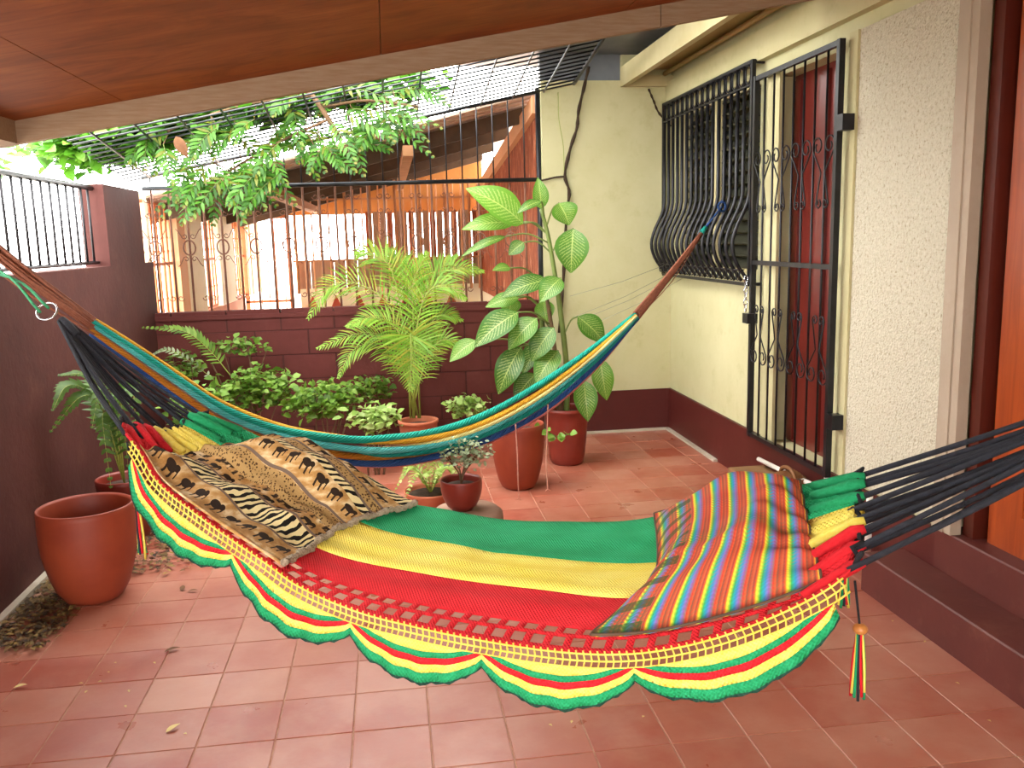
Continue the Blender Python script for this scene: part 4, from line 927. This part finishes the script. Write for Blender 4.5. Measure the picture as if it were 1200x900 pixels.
# ------------------------------------------------------------------ rear hammock, bunched up
A2 = np.array([XL+.02, 3.72]); e_ = at(846, 242, 0, XR-.13); B2 = e_[:2]; X2 = (B2-A2)/np.linalg.norm(B2-A2); N2 = np.array([-X2[1], X2[0]])
def h2(x, y, off=0.):
    d = FW+(x-600)/FPX*RT+(450-y)/FPX*UP; t_ = (off+A2@N2-CAM[:2]@N2)/(d[:2]@N2); return CAM+t_*d
rh = thing('bunched_hammock', 'bunched-up teal and yellow hammock slung from the railing to the window grille', 'hammock', (0, 4.7, .45))
TOP = [(108, 372), (160, 404), (210, 438), (265, 473), (330, 497), (400, 508), (450, 509), (505, 503), (560, 487), (620, 455), (680, 416), (744, 368)]
BOT = [(106, 392), (160, 432), (210, 468), (265, 505), (330, 530), (400, 544), (450, 548), (510, 540), (575, 519), (640, 485), (700, 432), (748, 374)]
for nm, v0, v1, r0, r1, of0, of1 in (('gold', .06, .30, .016, .017, .02, -.03), ('teal', .24, .07, .020, .020, -.02, .0), ('cyan', .42, .52, .018, .017, -.03, -.04), ('brown', .54, .5, .012, .012, -.03, .05),
                                   ('ochre', .72, .66, .020, .014, -.02, .03), ('blue', .92, .86, .018, .017, .0, -.01), ('pale', .5, .42, .012, .014, .05, -.045), ('teal2', .5, .66, .014, .019, .05, -.02), ('rose', .95, .97, .006, .008, .04, .03)):
    P, rr = [], []
    for i in range(len(TOP)):
        q = i/(len(TOP)-1); s_ = sm(q, .25, .75); v = v0+(v1-v0)*s_; f_ = .55+.45*math.sin(PI*q)
        P.append(h2(TOP[i][0]+(BOT[i][0]-TOP[i][0])*v, TOP[i][1]+(BOT[i][1]-TOP[i][1])*v, (of0+(of1-of0)*s_)*f_)); rr.append((r0+(r1-r0)*s_)*(.6+.42*math.sin(PI*q)))
    n = 48; P2 = smoothline(P, n); r2 = [interp(i/n*(len(rr)-1), list(range(len(rr))), rr)*(1+.06*math.sin(i*.9+v0*9)) for i in range(n+1)]
    MB().tube(P2, r2, 12, flat=1.35, up=(0, 0, 1)).build('strand_bundle', 's_'+nm, rh)
aL = R3((XL-.06, A2[1]-.05, 1.93))
for k in range(16):
    q = k/15; a = h2(112+4*math.sin(k*5), 374+18*q, .04*math.sin(k*2.4)); e = aL+R3((.0, .05*(q-.5), -.10*(q-.5)))
    mid = (a+e)/2+R3((0, 0, (-.03-.01*math.sin(k*3)) if k not in (2, 15) else -.07+.05*(k == 2)))
    MB().tube(smoothline([a, mid, e], 10), .0052, 5).build('cord', 'brown_cord', rh)
tip = h2(824, 271)
for k in range(15):
    a = 2*PI*k/14; b = h2(745, 371)+R3((.02*math.cos(a), 0, .03*math.sin(a))); e = tip+R3((.006*math.cos(a), 0, .008*math.sin(a)))
    MB().tube(smoothline([b, (b+e)/2+R3((0, 0, -.01 if k < 14 else -.05)), e], 6), .0075 if k < 12 else .003, 5).build('cord', 'brown_cord', rh)
MB().tube([h2(822, 273), h2(827, 266)], [.016, .012], 8).build('binding', 's_teal2', rh)
MB().tube([h2(825, 269), h2(835, 256), e_], [.008, .007, .006], 6).build('rope', 's_blue', rh)
MB().tube([e_+R3((.025*math.cos(a), .0, .03*math.sin(a))) for a in np.linspace(0, 2*PI, 12)[:-1]], .008, 6, True).build('knot', 's_blue', rh)
for pts in (((604, 497), (606, 530), (607, 560), (608, 583)), ((642, 474), (641, 510), (640, 545), (642, 573))):
    P = [h2(*q, -.06) for q in pts]; P = [R3((q[0], q[1], max(q[2], .02))) for q in P]
    s_ = MB().tube(smoothline(P, 16), [.0035+.0012*(i % 5 == 0) for i in range(17)], 5).build('dangling_string', 'pink_cord', rh)
    for k in range(4): e = P[-1]; MB().tube([e, e+R3((random.uniform(-.02, .02), random.uniform(-.01, .01), -.012))], .0018, 4).build('frayed_end', 'pink_cord', s_)

# ------------------------------------------------------------------ odds and ends on the floor
o = MB().bevbox((1.99, 4.0, 0), (XR-.02, 4.98, .175), .006).build('doorstep', 'cardboard', smooth=False); struct(o)
o = MB().tube([at(889, 538, 0, XR-.06), at(925, 556, 0, XR-.06), at(968, 575, 0, XR-.06)], .014, 8).build('white_pipe', 'pvc'); tag(o, 'white plastic pipe lying along the maroon base below the iron gate', 'pipe')
o = MB().tube([at(969, 555, 0, XR-.05), at(966, 600, 0, XR-.05)], .014, 8).build('white_pipe', 'pvc'); tag(o, 'short upright white plastic pipe under the hinge side of the iron gate', 'pipe')
yy = 3.72; o = MB().tube([(XR-.055, yy, 0), (XR-.055, yy, .36)], .016, 8).build('white_pipe', 'pvc'); tag(o, 'upright white plastic pipe on the maroon base between gate and steps', 'pipe')
bc = R3((2.115, 4.43, .175)); bs = thing('leather_basket', 'small brown basket with a curved handle on the doorstep below the iron gate', 'basket', tuple(bc))
MB().lathe([(.06, 0), (.085, .03), (.095, .08), (.088, .08), (.075, .035), (.03, .02)], bc, 20).build('body', 'leather', bs)
MB().tube([bc+R3((0, .095*math.cos(a), .075+.055*math.sin(a))) for a in np.linspace(0, PI, 13)], .012, 6).build('handle', 'leather', bs)
for k in range(3): MB().hexa([tuple(bc+R3(q)*.66) for q in ((-.10, -.09+k*.05, .12), (.10, -.07+k*.05, .12), (.10, -.02+k*.05, .14), (-.10, -.03+k*.05, .14), (-.09, -.09+k*.05, .13), (.09, -.07+k*.05, .15), (.09, -.02+k*.05, .16), (-.09, -.03+k*.05, .15))]).build('flap', 'leather', bs, False)
# leaf litter along the left wall and single fallen leaves
m = MB()
for k in range(3600):
    q = random.random(); Y = 3.55+3.0*random.random(); x = XL+.04+abs(random.gauss(0, .28 if Y < 4.1 else .42))
    if Y < 4.3 and x > XL+.30: x = XL+.04+.26*random.random()
    if x > -1.0+.25*(Y-4.5): continue
    if (x-lx)**2+(Y-ly)**2 < .14**2: continue
    a = random.uniform(0, 2*PI); L = random.uniform(.018, .05); z = .004+random.random()*.012
    blade(m, (x, Y, z), (x+L*math.cos(a), Y+L*math.sin(a), z+random.uniform(0, .008)), L*.25, (random.uniform(-.3, .3), random.uniform(-.3, .3), 1), .1, .2, 2, 2)
o = m.build('leaf_litter', 'litter'); tag(o, 'dry brown leaf litter along the foot of the maroon side wall', 'leaves', kind='stuff')
for k, (x, y, L, a, mt, lb) in enumerate(((203, 854, .055, .8, 'yellow_leaf', 'single pale yellow fallen leaf on the red tiles'), (202, 762, .06, .3, 'fallen', 'small dry brown twig leaf beside a tile joint'), (214, 690, .06, 1.7, 'fallen', 'curled brown leaf on the tiles near the tub'), (226, 693, .05, -.2, 'fallen', 'flat brown leaf next to the curled one near the tub'), (24, 805, .05, .1, 'yellow_leaf', 'thin dry straw leaf on the tiles below the tub'))):
    p = at(x, y, 2, .003); m = MB(); d = R3((math.cos(a), math.sin(a), 0))*L
    blade(m, p-d/2, p+d/2+R3((0, 0, .006)), L*.2, (0, 0, 1), .06, .2, 5, 2); o = m.build('fallen_leaf', mt); tag(o, lb, 'leaf')
bl = MB(); blade(bl, (-.008, 0, 0), (.008, 0, .002), .005, (0, 0, 1), .1, .2, 2, 2); fm = bl.mesh('fallen_petal', 'yellow_leaf')
for (x, y) in ((95, 801), (101, 811), (117, 799), (127, 788), (135, 777), (151, 810), (147, 828), (181, 777), (217, 860), (645, 850), (670, 846), (754, 840), (1122, 801), (1159, 845), (1046, 728), (1084, 752)):
    p = at(x, y, 2, .002); o = put('fallen_petal', fm, None, tuple(p), (0, 0, random.uniform(0, 6))); tag(o, 'tiny yellow petal fallen on the red tiles', 'petal', 'petals on the tiles')
